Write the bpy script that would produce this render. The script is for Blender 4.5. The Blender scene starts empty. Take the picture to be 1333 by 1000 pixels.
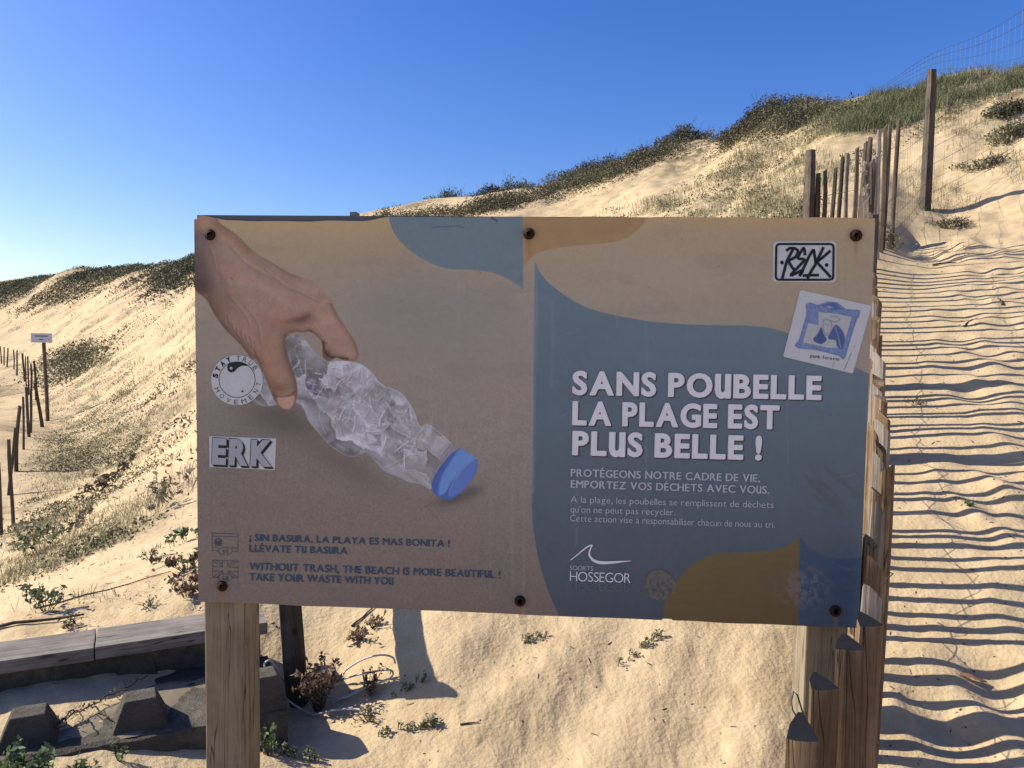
import bpy, bmesh, math, random
import numpy as np
from mathutils import Vector, Matrix

random.seed(11)
rng = np.random.default_rng(11)
scene = bpy.context.scene
col = scene.collection

# ------------------------------------------------------------------ camera
EYE = 1.6
FPX = 1000.0                       # focal length in pixels of a 1333 px wide picture
PITCH, ROLL = math.radians(3.35), math.radians(0.78)
cam_data = bpy.data.cameras.new('camera')
cam_data.sensor_width = 36.0
cam_data.lens = 36.0 * FPX / 1333.0
cam_data.clip_start = 0.05
cam_data.clip_end = 3000.0
cam = bpy.data.objects.new('camera', cam_data)
col.objects.link(cam)
RM = (Matrix.Rotation(math.pi / 2 - PITCH, 3, 'X') @ Matrix.Rotation(ROLL, 3, 'Z'))
cam.matrix_world = Matrix.Translation((0, 0, EYE)) @ RM.to_4x4()
scene.camera = cam
RN = np.array(RM)

# ------------------------------------------------------------------ light
SUN_EL = math.radians(36.0)
SK = 0.15                           # the sun stands to the left and a little behind the board
sun_h = np.array([-1.0, SK]) / math.hypot(1, SK)
SUN = np.array([sun_h[0] * math.cos(SUN_EL), sun_h[1] * math.cos(SUN_EL), math.sin(SUN_EL)])
sl = bpy.data.lights.new('sun', 'SUN')
sl.energy = 5.0
sl.angle = math.radians(0.53)
sl.color = (1.0, 0.93, 0.82)
so = bpy.data.objects.new('sun', sl)
so.rotation_euler = Vector(SUN).to_track_quat('Z', 'Y').to_euler()
so.location = (-20, 5, 20)
col.objects.link(so)
world = bpy.data.worlds.new('World')
scene.world = world
world.use_nodes = True
wn = world.node_tree
sky = wn.nodes.new('ShaderNodeTexSky')
sky.sky_type = 'NISHITA'
sky.sun_disc = False
sky.sun_elevation = SUN_EL
sky.sun_rotation = math.atan2(SUN[0], SUN[1])
sky.altitude = 0.0
sky.air_density = 1.0
sky.dust_density = 1.1
sky.ozone_density = 4.0
bg = wn.nodes['Background']
bg.inputs['Strength'].default_value = 0.108
hs = wn.nodes.new('ShaderNodeHueSaturation')
hs.inputs['Saturation'].default_value = 1.32; hs.inputs['Hue'].default_value = 0.519
wn.links.new(sky.outputs[0], hs.inputs['Color'])
wn.links.new(hs.outputs[0], bg.inputs['Color'])
scene.view_settings.view_transform = 'Standard'
scene.view_settings.look = 'None'
scene.view_settings.exposure = 0.72
scene.view_settings.gamma = 1.0
scene.view_settings.use_curve_mapping = False

# ------------------------------------------------------------------ helpers
def rays(px, py):
    px = np.asarray(px, float); py = np.asarray(py, float)
    d = np.stack([(px - 666.5) / FPX, -(py - 500.0) / FPX, -np.ones_like(px)], -1)
    return d @ RN.T
def at(px, py, Y):
    d = rays(px, py)
    return np.array([0, 0, EYE]) + d * (np.asarray(Y) / d[..., 1])[..., None]
def atz(px, py, rel):
    d = rays(px, py)
    return np.array([0, 0, EYE]) + d * (rel / d[..., 2])[..., None]
def project(P):
    c = (np.asarray(P, float) - np.array([0, 0, EYE])) @ RN
    return 666.5 + FPX * c[..., 0] / -c[..., 2], 500.0 - FPX * c[..., 1] / -c[..., 2]

_tab = np.random.default_rng(5).random((256, 256))
def vnoise(x, y):
    xi = np.floor(x).astype(int); yi = np.floor(y).astype(int)
    fx = x - xi; fy = y - yi
    fx = fx * fx * fx * (fx * (fx * 6 - 15) + 10); fy = fy * fy * fy * (fy * (fy * 6 - 15) + 10)
    a = _tab[xi & 255, yi & 255]; b = _tab[(xi + 1) & 255, yi & 255]
    c = _tab[xi & 255, (yi + 1) & 255]; d = _tab[(xi + 1) & 255, (yi + 1) & 255]
    return ((a * (1 - fx) + b * fx) * (1 - fy) + (c * (1 - fx) + d * fx) * fy) * 2 - 1
def fbm(x, y, o=4):
    s = 0; a = 1.0; n = 0
    for k in range(o):
        s = s + a * vnoise(x + 17.3 * k, y - 9.1 * k); n += a
        a *= 0.5; x = x * 2.03; y = y * 2.03
    return s / n
def sstep(a, b, x):
    t = np.clip((x - a) / (b - a), 0, 1)
    return t * t * (3 - 2 * t)

def tag(o, label=None, cat=None, group=None, kind=None):
    if label: o['label'] = label
    if cat: o['category'] = cat
    if group: o['group'] = group
    if kind: o['kind'] = kind
    return o
def empty(name, loc=(0, 0, 0), rz=0.0):
    o = bpy.data.objects.new(name, None)
    o.location = loc; o.rotation_euler = (0, 0, rz)
    o.empty_display_size = 0.1
    col.objects.link(o)
    return o
def link(name, mesh, parent=None, mat=None):
    o = bpy.data.objects.new(name, mesh)
    if mat is not None and len(mesh.materials) == 0: mesh.materials.append(mat)
    if parent is not None: o.parent = parent
    col.objects.link(o)
    return o
def mesh_np(name, V, F, mat=None, parent=None, smooth=False, colors=None):
    """V (n,3), F (m,3|4) arrays"""
    V = np.asarray(V, np.float32); F = np.asarray(F, np.int32)
    me = bpy.data.meshes.new(name)
    me.vertices.add(len(V)); me.vertices.foreach_set('co', V.ravel())
    k = F.shape[1]
    me.loops.add(F.size); me.loops.foreach_set('vertex_index', F.ravel())
    me.polygons.add(len(F)); me.polygons.foreach_set('loop_start', np.arange(0, F.size, k, dtype=np.int32))
    if smooth: me.polygons.foreach_set('use_smooth', np.ones(len(F), bool))
    me.update(calc_edges=True)
    if colors is not None:
        ca = me.color_attributes.new('Col', 'FLOAT_COLOR', 'POINT')
        c4 = np.ones((len(V), 4), np.float32); c4[:, :3] = colors
        ca.data.foreach_set('color', c4.ravel())
    return link(name, me, parent, mat)

class MB:
    def __init__(s): s.v = []; s.f = []
    def add(s, V, F):
        n = len(s.v)
        s.v += [tuple(map(float, p)) for p in V]
        s.f += [tuple(i + n for i in f) for f in F]
    def box(s, x0, x1, y0, y1, z0, z1):
        s.add([(x0, y0, z0), (x1, y0, z0), (x1, y1, z0), (x0, y1, z0), (x0, y0, z1), (x1, y0, z1), (x1, y1, z1), (x0, y1, z1)],
              [(0, 3, 2, 1), (4, 5, 6, 7), (0, 1, 5, 4), (1, 2, 6, 5), (2, 3, 7, 6), (3, 0, 4, 7)])
    def tube(s, pts, r, n=6, r1=None):
        pts = [Vector(p) for p in pts]; m = len(pts)
        up = Vector((0, 0, 1)); V = []; F = []
        for i, p in enumerate(pts):
            t = (pts[min(i + 1, m - 1)] - pts[max(i - 1, 0)])
            if t.length < 1e-9: t = Vector((0, 0, 1))
            t.normalize()
            a = t.cross(up)
            if a.length < 1e-3: a = t.cross(Vector((1, 0, 0)))
            a.normalize(); b = t.cross(a)
            rr = r if r1 is None else r + (r1 - r) * i / (m - 1)
            for k in range(n):
                q = 2 * math.pi * k / n
                V.append(p + a * (math.cos(q) * rr) + b * (math.sin(q) * rr))
        for i in range(m - 1):
            for k in range(n):
                F.append((i * n + k, i * n + (k + 1) % n, (i + 1) * n + (k + 1) % n, (i + 1) * n + k))
        F.append(tuple(range(n - 1, -1, -1))); F.append(tuple((m - 1) * n + k for k in range(n)))
        s.add(V, F)
    def build(s, name, mat, parent=None, smooth=False, bevel=0.0):
        me = bpy.data.meshes.new(name)
        me.from_pydata(s.v, [], s.f)
        if bevel:
            bm = bmesh.new(); bm.from_mesh(me)
            bmesh.ops.bevel(bm, geom=list(bm.edges), offset=bevel, segments=2, affect='EDGES', profile=0.6)
            bm.to_mesh(me); bm.free()
        if smooth:
            for p in me.polygons: p.use_smooth = True
        me.update()
        return link(name, me, parent, mat)

# ------------------------------------------------------------------ materials
def new_mat(name, rough=0.8, spec=0.3):
    m = bpy.data.materials.new(name); m.use_nodes = True
    b = m.node_tree.nodes['Principled BSDF']
    b.inputs['Roughness'].default_value = rough
    b.inputs['Specular IOR Level'].default_value = spec
    return m, m.node_tree, b
def noise_node(nt, vec, scale, detail=4, rough=0.55, dist=0.0):
    n = nt.nodes.new('ShaderNodeTexNoise')
    n.inputs['Scale'].default_value = scale; n.inputs['Detail'].default_value = detail
    n.inputs['Roughness'].default_value = rough; n.inputs['Distortion'].default_value = dist
    if vec is not None: nt.links.new(vec, n.inputs['Vector'])
    return n.outputs['Fac']
def ramp(nt, fac, stops):
    r = nt.nodes.new('ShaderNodeValToRGB')
    e = r.color_ramp.elements
    while len(e) < len(stops): e.new(0.5)
    for el, (p, c) in zip(e, stops):
        el.position = p; el.color = (c[0], c[1], c[2], 1) if len(c) == 3 else c
    nt.links.new(fac, r.inputs[0])
    return r.outputs[0]
def mix(nt, fac, a, b, mode='MIX'):
    n = nt.nodes.new('ShaderNodeMix'); n.data_type = 'RGBA'; n.blend_type = mode
    for s_, v in ((0, fac), (6, a), (7, b)):
        if isinstance(v, (int, float)): n.inputs[s_].default_value = v
        elif isinstance(v, tuple): n.inputs[s_].default_value = (v[0], v[1], v[2], 1)
        else: nt.links.new(v, n.inputs[s_])
    return n.outputs[2]
def bump(nt, b, hs):
    prev = None
    for h, st, dist in hs:
        n = nt.nodes.new('ShaderNodeBump')
        n.inputs['Strength'].default_value = st; n.inputs['Distance'].default_value = dist
        nt.links.new(h, n.inputs['Height'])
        if prev is not None: nt.links.new(prev, n.inputs['Normal'])
        prev = n.outputs[0]
    nt.links.new(prev, b.inputs['Normal'])
def objcoord(nt, sc=(1, 1, 1)):
    t = nt.nodes.new('ShaderNodeTexCoord'); m = nt.nodes.new('ShaderNodeMapping')
    m.inputs['Scale'].default_value = sc
    nt.links.new(t.outputs['Object'], m.inputs['Vector'])
    return m.outputs[0]
def attr(nt, name):
    n = nt.nodes.new('ShaderNodeAttribute'); n.attribute_name = name
    return n

def wood_mat(name, c0, c1, c2, axis='Z', scale=1.0, rough=0.85):
    m, nt, b = new_mat(name, rough, 0.2)
    s = {'Z': (60, 60, 3), 'X': (3, 60, 60)}[axis]
    v = objcoord(nt, tuple(q * scale for q in s))
    oi = nt.nodes.new('ShaderNodeObjectInfo')
    add = nt.nodes.new('ShaderNodeVectorMath'); add.operation = 'ADD'
    nt.links.new(v, add.inputs[0])
    cm = nt.nodes.new('ShaderNodeCombineXYZ'); mu = nt.nodes.new('ShaderNodeMath'); mu.operation = 'MULTIPLY'
    nt.links.new(oi.outputs['Random'], mu.inputs[0]); mu.inputs[1].default_value = 57.0
    for k in range(3): nt.links.new(mu.outputs[0], cm.inputs[k])
    nt.links.new(cm.outputs[0], add.inputs[1])
    v = add.outputs[0]
    n1 = noise_node(nt, v, 1.0, 6, 0.65, 0.4)
    n2 = noise_node(nt, v, 0.22, 3, 0.5)
    n3 = noise_node(nt, objcoord(nt), 9.0 * scale, 3)
    c = ramp(nt, n1, [(0.28, c0), (0.5, c1), (0.75, c2)])
    c = mix(nt, ramp(nt, n2, [(0.35, (0, 0, 0)), (0.7, (0.7, 0.7, 0.7))]), c, tuple(q * 0.72 for q in c1), 'MIX')
    c = mix(nt, ramp(nt, n3, [(0.45, (0, 0, 0)), (0.75, (0.5, 0.5, 0.5))]), c, tuple(q * 1.15 for q in c2), 'MIX')
    fib = noise_node(nt, objcoord(nt, {'Z': (330 * scale, 330 * scale, 5), 'X': (5, 330 * scale, 330 * scale)}[axis]), 1.0, 4, 0.7, 0.3)
    c = mix(nt, ramp(nt, fib, [(0.30, (0.75, 0.75, 0.75)), (0.46, (0, 0, 0))]), c, tuple(q * 0.45 for q in c0))
    crk = noise_node(nt, objcoord(nt, {'Z': (38, 38, 1.6), 'X': (1.6, 38, 38)}[axis]), 1.0, 2, 0.4, 0.8)
    ck = ramp(nt, crk, [(0.485, (0, 0, 0)), (0.5, (1, 1, 1)), (0.515, (0, 0, 0))])
    c = mix(nt, ck, c, tuple(q * 0.3 for q in c0))
    vo = nt.nodes.new('ShaderNodeTexVoronoi'); vo.inputs['Scale'].default_value = 1.0
    nt.links.new(objcoord(nt, {'Z': (11, 11, 3.6), 'X': (3.6, 11, 11)}[axis]), vo.inputs['Vector'])
    c = mix(nt, ramp(nt, vo.outputs['Distance'], [(0.05, (0.85, 0.85, 0.85)), (0.13, (0, 0, 0))]), c, tuple(q * 0.4 for q in c0))
    hsv = nt.nodes.new('ShaderNodeHueSaturation')
    mr = nt.nodes.new('ShaderNodeMapRange'); nt.links.new(oi.outputs['Random'], mr.inputs[0])
    mr.inputs[3].default_value = 0.72; mr.inputs[4].default_value = 1.25
    nt.links.new(mr.outputs[0], hsv.inputs['Value']); nt.links.new(c, hsv.inputs['Color'])
    nt.links.new(hsv.outputs[0], b.inputs['Base Color'])
    bump(nt, b, [(n1, 0.7, 0.004), (n3, 0.3, 0.006), (fib, 0.5, 0.002)])
    return m

M = {}
M['post'] = wood_mat('pine_post_wood', (0.11, 0.085, 0.055), (0.22, 0.18, 0.12), (0.31, 0.26, 0.175))
M['picket'] = wood_mat('chestnut_wood', (0.055, 0.035, 0.02), (0.19, 0.125, 0.07), (0.32, 0.235, 0.15), scale=1.3)
M['old'] = wood_mat('dark_weathered_backlit_wood', (0.035, 0.028, 0.022), (0.085, 0.068, 0.052), (0.16, 0.13, 0.10))  # weathered wood, also the painted backlit tone of the far pales
M['grey'] = wood_mat('grey_weathered_wood', (0.12, 0.10, 0.085), (0.24, 0.205, 0.17), (0.36, 0.31, 0.26))
M['plank'] = wood_mat('grey_plank_wood', (0.10, 0.085, 0.07), (0.185, 0.16, 0.135), (0.27, 0.24, 0.205), axis='X')

def plain(name, c, rough=0.7, spec=0.3, var=0.2, scale=30, metallic=0.0, bmp=0.0):
    m, nt, b = new_mat(name, rough, spec)
    n = noise_node(nt, objcoord(nt), scale, 4)
    cc = mix(nt, n, tuple(q * (1 - var) for q in c), tuple(min(1, q * (1 + var)) for q in c))
    nt.links.new(cc, b.inputs['Base Color']); b.inputs['Metallic'].default_value = metallic
    if bmp: bump(nt, b, [(n, bmp, 0.002)])
    return m
M['end'] = plain('dark_stake_top', (0.016, 0.016, 0.020), 0.9, 0.05, 0.4, 80)  # near-black colour for the slanted tops of the nearest stakes
M['wire'] = plain('dark_wire', (0.05, 0.05, 0.05), 0.5, 0.4)
M['hose'] = plain('pale_hose', (0.42, 0.41, 0.38), 0.5, 0.4, 0.12)
M['black_ink'] = plain('black_ink', (0.012, 0.013, 0.018), 0.45, 0.4, 0.1)
M['rust'] = plain('rusty_bolt', (0.028, 0.013, 0.008), 0.8, 0.3, 0.6, 180, 0.3, 0.6)
M['board_back'] = plain('grey_backing', (0.10, 0.115, 0.13), 0.6, 0.3, 0.2)
M['dead_leaf'] = plain('dead_leaf', (0.30, 0.15, 0.07), 0.6, 0.3, 0.35, 60)
M['sign_white'] = plain('sign_white', (0.55, 0.56, 0.60), 0.5, 0.4, 0.08)

def concrete():
    m, nt, b = new_mat('rough_concrete', 0.92, 0.15)
    v = objcoord(nt)
    n1 = noise_node(nt, v, 6, 5); n2 = noise_node(nt, v, 160, 3); n3 = noise_node(nt, v, 28, 5, 0.7)
    c = ramp(nt, n1, [(0.3, (0.05, 0.044, 0.034)), (0.55, (0.10, 0.088, 0.068)), (0.8, (0.16, 0.14, 0.11))])
    c = mix(nt, ramp(nt, n3, [(0.42, (0, 0, 0)), (0.62, (0.75, 0.75, 0.75))]), c, (0.05, 0.046, 0.034))
    nt.links.new(c, b.inputs['Base Color'])
    bump(nt, b, [(n2, 0.8, 0.004), (n3, 0.5, 0.01)])
    return m
M['concrete'] = concrete()

def sand_mat():
    m, nt, b = new_mat('beach_sand', 0.95, 0.12)
    t = nt.nodes.new('ShaderNodeTexCoord'); v = t.outputs['Object']
    big = noise_node(nt, v, 0.55, 4); mid = noise_node(nt, v, 7, 5, 0.6)
    grain = noise_node(nt, v, 62, 3, 0.5); fine = noise_node(nt, v, 420, 2, 0.6)
    c = ramp(nt, mid, [(0.3, (0.41, 0.30, 0.165)), (0.52, (0.49, 0.37, 0.21)), (0.75, (0.56, 0.435, 0.26))])
    c = mix(nt, ramp(nt, big, [(0.4, (0, 0, 0)), (0.7, (0.5, 0.5, 0.5))]), c, (0.45, 0.35, 0.225))
    c = mix(nt, ramp(nt, fine, [(0.28, (0.55, 0.55, 0.55)), (0.40, (0, 0, 0))]), c, (0.30, 0.215, 0.13))
    a = attr(nt, 'veg')
    litter = noise_node(nt, v, 3.2, 6, 0.7)
    lm = nt.nodes.new('ShaderNodeMath'); lm.operation = 'MULTIPLY'
    nt.links.new(a.outputs['Fac'], lm.inputs[0])
    nt.links.new(ramp(nt, litter, [(0.38, (0, 0, 0)), (0.58, (1, 1, 1))]), lm.inputs[1])
    c = mix(nt, lm.outputs[0], c, (0.125, 0.105, 0.06))
    nt.links.new(c, b.inputs['Base Color'])
    bump(nt, b, [(grain, 0.55, 0.009), (fine, 0.5, 0.002), (mid, 0.22, 0.03)])
    return m
M['sand'] = sand_mat()
M['dirty_sand'] = plain('dirty_trodden_sand', (0.20, 0.165, 0.115), 0.95, 0.1, 0.35, 22, 0.0, 0.9)

def leafy(name, trans=0.25, rough=0.6):
    m, nt, b = new_mat(name, rough, 0.25)
    a = attr(nt, 'Col')
    nt.links.new(a.outputs['Color'], b.inputs['Base Color'])
    tr = nt.nodes.new('ShaderNodeBsdfTranslucent'); nt.links.new(a.outputs['Color'], tr.inputs['Color'])
    ms = nt.nodes.new('ShaderNodeMixShader'); ms.inputs[0].default_value = trans
    nt.links.new(b.outputs[0], ms.inputs[1]); nt.links.new(tr.outputs[0], ms.inputs[2])
    nt.links.new(ms.outputs[0], nt.nodes['Material Output'].inputs['Surface'])
    return m
M['leaf'] = leafy('foliage')
M['grass'] = leafy('dry_grass', 0.3, 0.7)

# ------------------------------------------------------------------ terrain
CP = []
def cp(px, py, Y): CP.append(at(px, py, Y))
def zv(y, x): return ((y - (442 + (x - 666) * 0.0136)) / 1000.0)
for x in (560, 700, 850, 1000):
    for y in (1000, 900, 810):
        v = zv(y, x); cp(x, y, 2.056 / (v + 0.36))
for x in (1180, 1250, 1333):
    for y in (1000, 900, 800, 700, 600, 500, 430, 370, 320):
        v = zv(y, x); cp(x, y, 2.168 / (v + 0.39 + (x - 1250) * 0.0001))
CP += [np.array(p) for p in [(0, 0, 0), (0.45, 1.2, -0.1), (0, 1.2, 0.12), (-0.8, 1.3, 0.2), (-2, 1.5, 0.2), (3, 1.5, 0.35), (6, 4, 1.6), (10, 8, 4.3),
        (0, -4, -0.5), (-6, -3, -0.6), (5, -3, -0.2), (-8, 3, -0.4), (-14, 9, -0.6), (-4, 5, -0.35), (-28, 20, 0.0), (-60, 40, 0.0), (16, 5, 5.0)]]
for q in [(385, 918, 2.6), (230, 990, 2.12), (20, 1000, 1.98), (345, 1000, 2.15), (440, 900, 2.62), (100, 800, 2.85), (300, 783, 2.95), (0, 812, 2.8), (0, 740, 6.0), (0, 700, 8.0),
          (200, 700, 5.2), (240, 650, 6.2), (240, 600, 8), (245, 500, 14), (245, 400, 26), (245, 362, 38), (252, 338, 50), (60, 640, 11), (14, 675, 10), (47, 555, 18), (80, 560, 17),
          (22, 480, 36), (100, 480, 30), (60, 465, 40), (100, 430, 41), (100, 385, 56), (100, 350, 70), (0, 440, 52), (0, 400, 68), (0, 368, 88), (40, 362, 82), (180, 420, 30), (180, 520, 16), (150, 600, 12),
          (180, 348, 60), (180, 375, 46), (0, 550, 16),
          (520, 287, 31), (400, 328, 38), (650, 264, 27), (780, 226, 25), (890, 188, 22), (1000, 155, 19), (1130, 128, 16.5), (1230, 106, 14.8), (1333, 86, 13.6),
          (750, 276, 18), (850, 250, 15.5), (900, 222, 18), (1000, 215, 14), (1000, 265, 11), (1055, 365, 7.2), (1170, 301, 8.6), (1212, 259, 10), (1300, 282, 9.2),
          (1320, 140, 12), (1250, 205, 11), (1150, 180, 12.5), (1150, 240, 10.2), (700, 300, 16), (500, 400, 13), (400, 600, 6), (700, 600, 4.6), (900, 450, 6)]:
    cp(*q)
for q in [(-40, 362, 92), (0, 368, 88), (100, 350, 70), (180, 348, 60), (252, 338, 50), (400, 326, 38), (470, 306, 34), (520, 285, 31), (650, 264, 27), (780, 226, 25), (890, 188, 22), (1000, 155, 19), (1130, 128, 16.5), (1230, 106, 14.8), (1333, 86, 13.6)]:
    p = at(*q); CP.append(np.array([p[0] * 1.08 + 0.6, p[1] * 1.08 + 1.5, p[2] - 0.3])); CP.append(np.array([p[0] * 1.3 + 2, p[1] * 1.3 + 5, p[2] - 3.0]))
CREST = np.array([at(*q) for q in [(-60, 362, 94), (0, 368, 88), (100, 350, 70), (180, 348, 60), (252, 338, 50), (400, 326, 38), (470, 306, 34), (520, 285, 31), (650, 264, 27), (780, 226, 25), (890, 188, 22), (1000, 155, 19), (1130, 128, 16.5), (1230, 106, 14.8), (1333, 86, 13.6)]])
CP = np.array(CP)
def _u(r2): return np.where(r2 > 1e-12, r2 * np.log(np.maximum(r2, 1e-12)) * 0.5, 0.0)
def warp(x, y):          # thin-plate in log-polar-like space so near and far points weigh alike
    r = np.hypot(x, y) + 2.0
    s = np.log(r) / r * 3
    return x * s, y * s
_wx, _wy = warp(CP[:, 0], CP[:, 1])
_n = len(CP)
_K = _u((_wx[:, None] - _wx) ** 2 + (_wy[:, None] - _wy) ** 2) + np.eye(_n) * 0.002
_Pm = np.stack([np.ones(_n), _wx, _wy], 1)
_A = np.zeros((_n + 3, _n + 3)); _A[:_n, :_n] = _K; _A[:_n, _n:] = _Pm; _A[_n:, :_n] = _Pm.T
_w = np.linalg.solve(_A, np.concatenate([CP[:, 2], np.zeros(3)]))
def base_h(x, y):
    sh = x.shape; x = x.ravel(); y = y.ravel(); out = np.empty_like(x)
    for i in range(0, len(x), 40000):
        wx, wy = warp(x[i:i + 40000], y[i:i + 40000])
        k = _u((wx[:, None] - _wx) ** 2 + (wy[:, None] - _wy) ** 2)
        out[i:i + 40000] = k @ _w[:_n] + _w[_n] + _w[_n + 1] * wx + _w[_n + 2] * wy
    r = np.hypot(x, y)
    t = sstep(125, 210, r)
    back = sstep(2, -8, y)
    out = out * (1 - t) + 0.3 * t
    out = np.clip(out, -1.6, 14)
    return out.reshape(sh)

_fp = np.random.default_rng(3)
FOOT = []
for k in range(120):
    d = 1.9 + 7.5 * _fp.random() ** 1.3
    cx = 0.52 * d + 0.15 + _fp.random() * (1.0 + 0.15 * d)
    if d > 6.5: cx = cx * 0.9 + 0.2
    FOOT.append((cx, d, _fp.uniform(0.06, 0.13), _fp.uniform(0.10, 0.20), _fp.uniform(0.008, 0.024), _fp.uniform(-0.6, 0.6)))
def detail_h(x, y):
    r = np.hypot(x, y)
    far = sstep(9, 25, r)
    near = 1 - far
    h = near * (0.020 * fbm(x * 1.1 + 3, y * 1.1, 3) + 0.010 * fbm(x * 6, y * 6 + 5, 3) + 0.003 * vnoise(x * 30, y * 30))
    # soft wind ridges climbing the slope under the board
    u = x * 0.83 - y * 0.55
    m = sstep(-0.6, 0.2, x) * sstep(3.4, 2.4, y) * sstep(1.9, 2.2, y)
    h += 0.017 * m * np.sin(u * 17 + 2.0 * fbm(x * 1.3, y * 1.3, 2)) * (0.5 + 0.5 * vnoise(x * 1.7 + 9, y * 1.7))
    # run-out streaks on the long dune flank
    a = (x + y) * 0.7071; c = (y - x) * 0.7071            # a: up the slope, c: along the crest
    w = sstep(5, 14, r) * sstep(2.0, -3.0, x)
    h += w * (0.30 * fbm(c * 0.55, a * 0.16 + 7, 4) + 0.10 * fbm(c * 2.2, a * 0.9, 3)) * np.clip(r / 45, 0.2, 1.0)
    w2 = sstep(7, 13, r) * sstep(-3.0, 2.0, x)
    h += w2 * (0.16 * fbm(c * 0.9 + 4, a * 0.5, 4) + 0.05 * fbm(x * 3.1, y * 3.1, 3))
    pm = sstep(0.40, 0.50, x / np.maximum(y, 0.1)) * sstep(9.5, 8.0, r)      # trodden path: flatter
    return h * (1 - 0.55 * pm * sstep(2.5, 4.5, r))
def foot_h(x, y):
    h = np.zeros_like(x)
    for cx, cy, sx, sy, dp, an in FOOT:
        m = (np.abs(x - cx) < 0.6) & (np.abs(y - cy) < 0.6)
        if not m.any(): continue
        dx = x[m] - cx; dy = y[m] - cy
        ca, sa = math.cos(an), math.sin(an)
        q = ((dx * ca + dy * sa) / sx) ** 2 + ((-dx * sa + dy * ca) / sy) ** 2
        h[m] += -dp * np.exp(-q * 0.9) + dp * 0.55 * np.exp(-((np.sqrt(q) - 1.7) ** 2) * 3)
    return h
TH0, TH1 = math.radians(-46), math.radians(46)
NT, NR = 640, 700
R0, R1 = 0.7, 320.0
ths = np.linspace(TH0, TH1, NT); lr = np.linspace(math.log(R0), math.log(R1), NR)
TT, LR = np.meshgrid(ths, lr)            # rows: radius
RR = np.exp(LR); GX = RR * np.sin(TT); GY = RR * np.cos(TT)
GZ = base_h(GX, GY) + detail_h(GX, GY) + foot_h(GX, GY)
def H(x, y):
    x = np.asarray(x, float); y = np.asarray(y, float)
    t = (np.arctan2(x, y) - TH0) / (TH1 - TH0) * (NT - 1)
    l = (np.log(np.maximum(np.hypot(x, y), R0)) - lr[0]) / (lr[-1] - lr[0]) * (NR - 1)
    t = np.clip(t, 0, NT - 1.001); l = np.clip(l, 0, NR - 1.001)
    ti = t.astype(int); li = l.astype(int); ft = t - ti; fl = l - li
    return (GZ[li, ti] * (1 - ft) + GZ[li, ti + 1] * ft) * (1 - fl) + (GZ[li + 1, ti] * (1 - ft) + GZ[li + 1, ti + 1] * ft) * fl
def hit(px, py, rmin=1.6, rmax=140):
    """first point of the ground along the view ray of a photo pixel"""
    d = rays(np.atleast_1d(px), np.atleast_1d(py))
    hr = np.hypot(d[:, 0], d[:, 1]); out = np.full((len(d), 3), np.nan); done = np.zeros(len(d), bool)
    for r in np.exp(np.linspace(math.log(rmin), math.log(rmax), 900)):
        P = np.array([0, 0, EYE]) + d * (r / hr)[:, None]
        m = (~done) & (P[:, 2] <= H(P[:, 0], P[:, 1]))
        out[m] = P[m]; done |= m
    return out
def hit1(px, py, **k): return hit(px, py, **k)[0]

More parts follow.
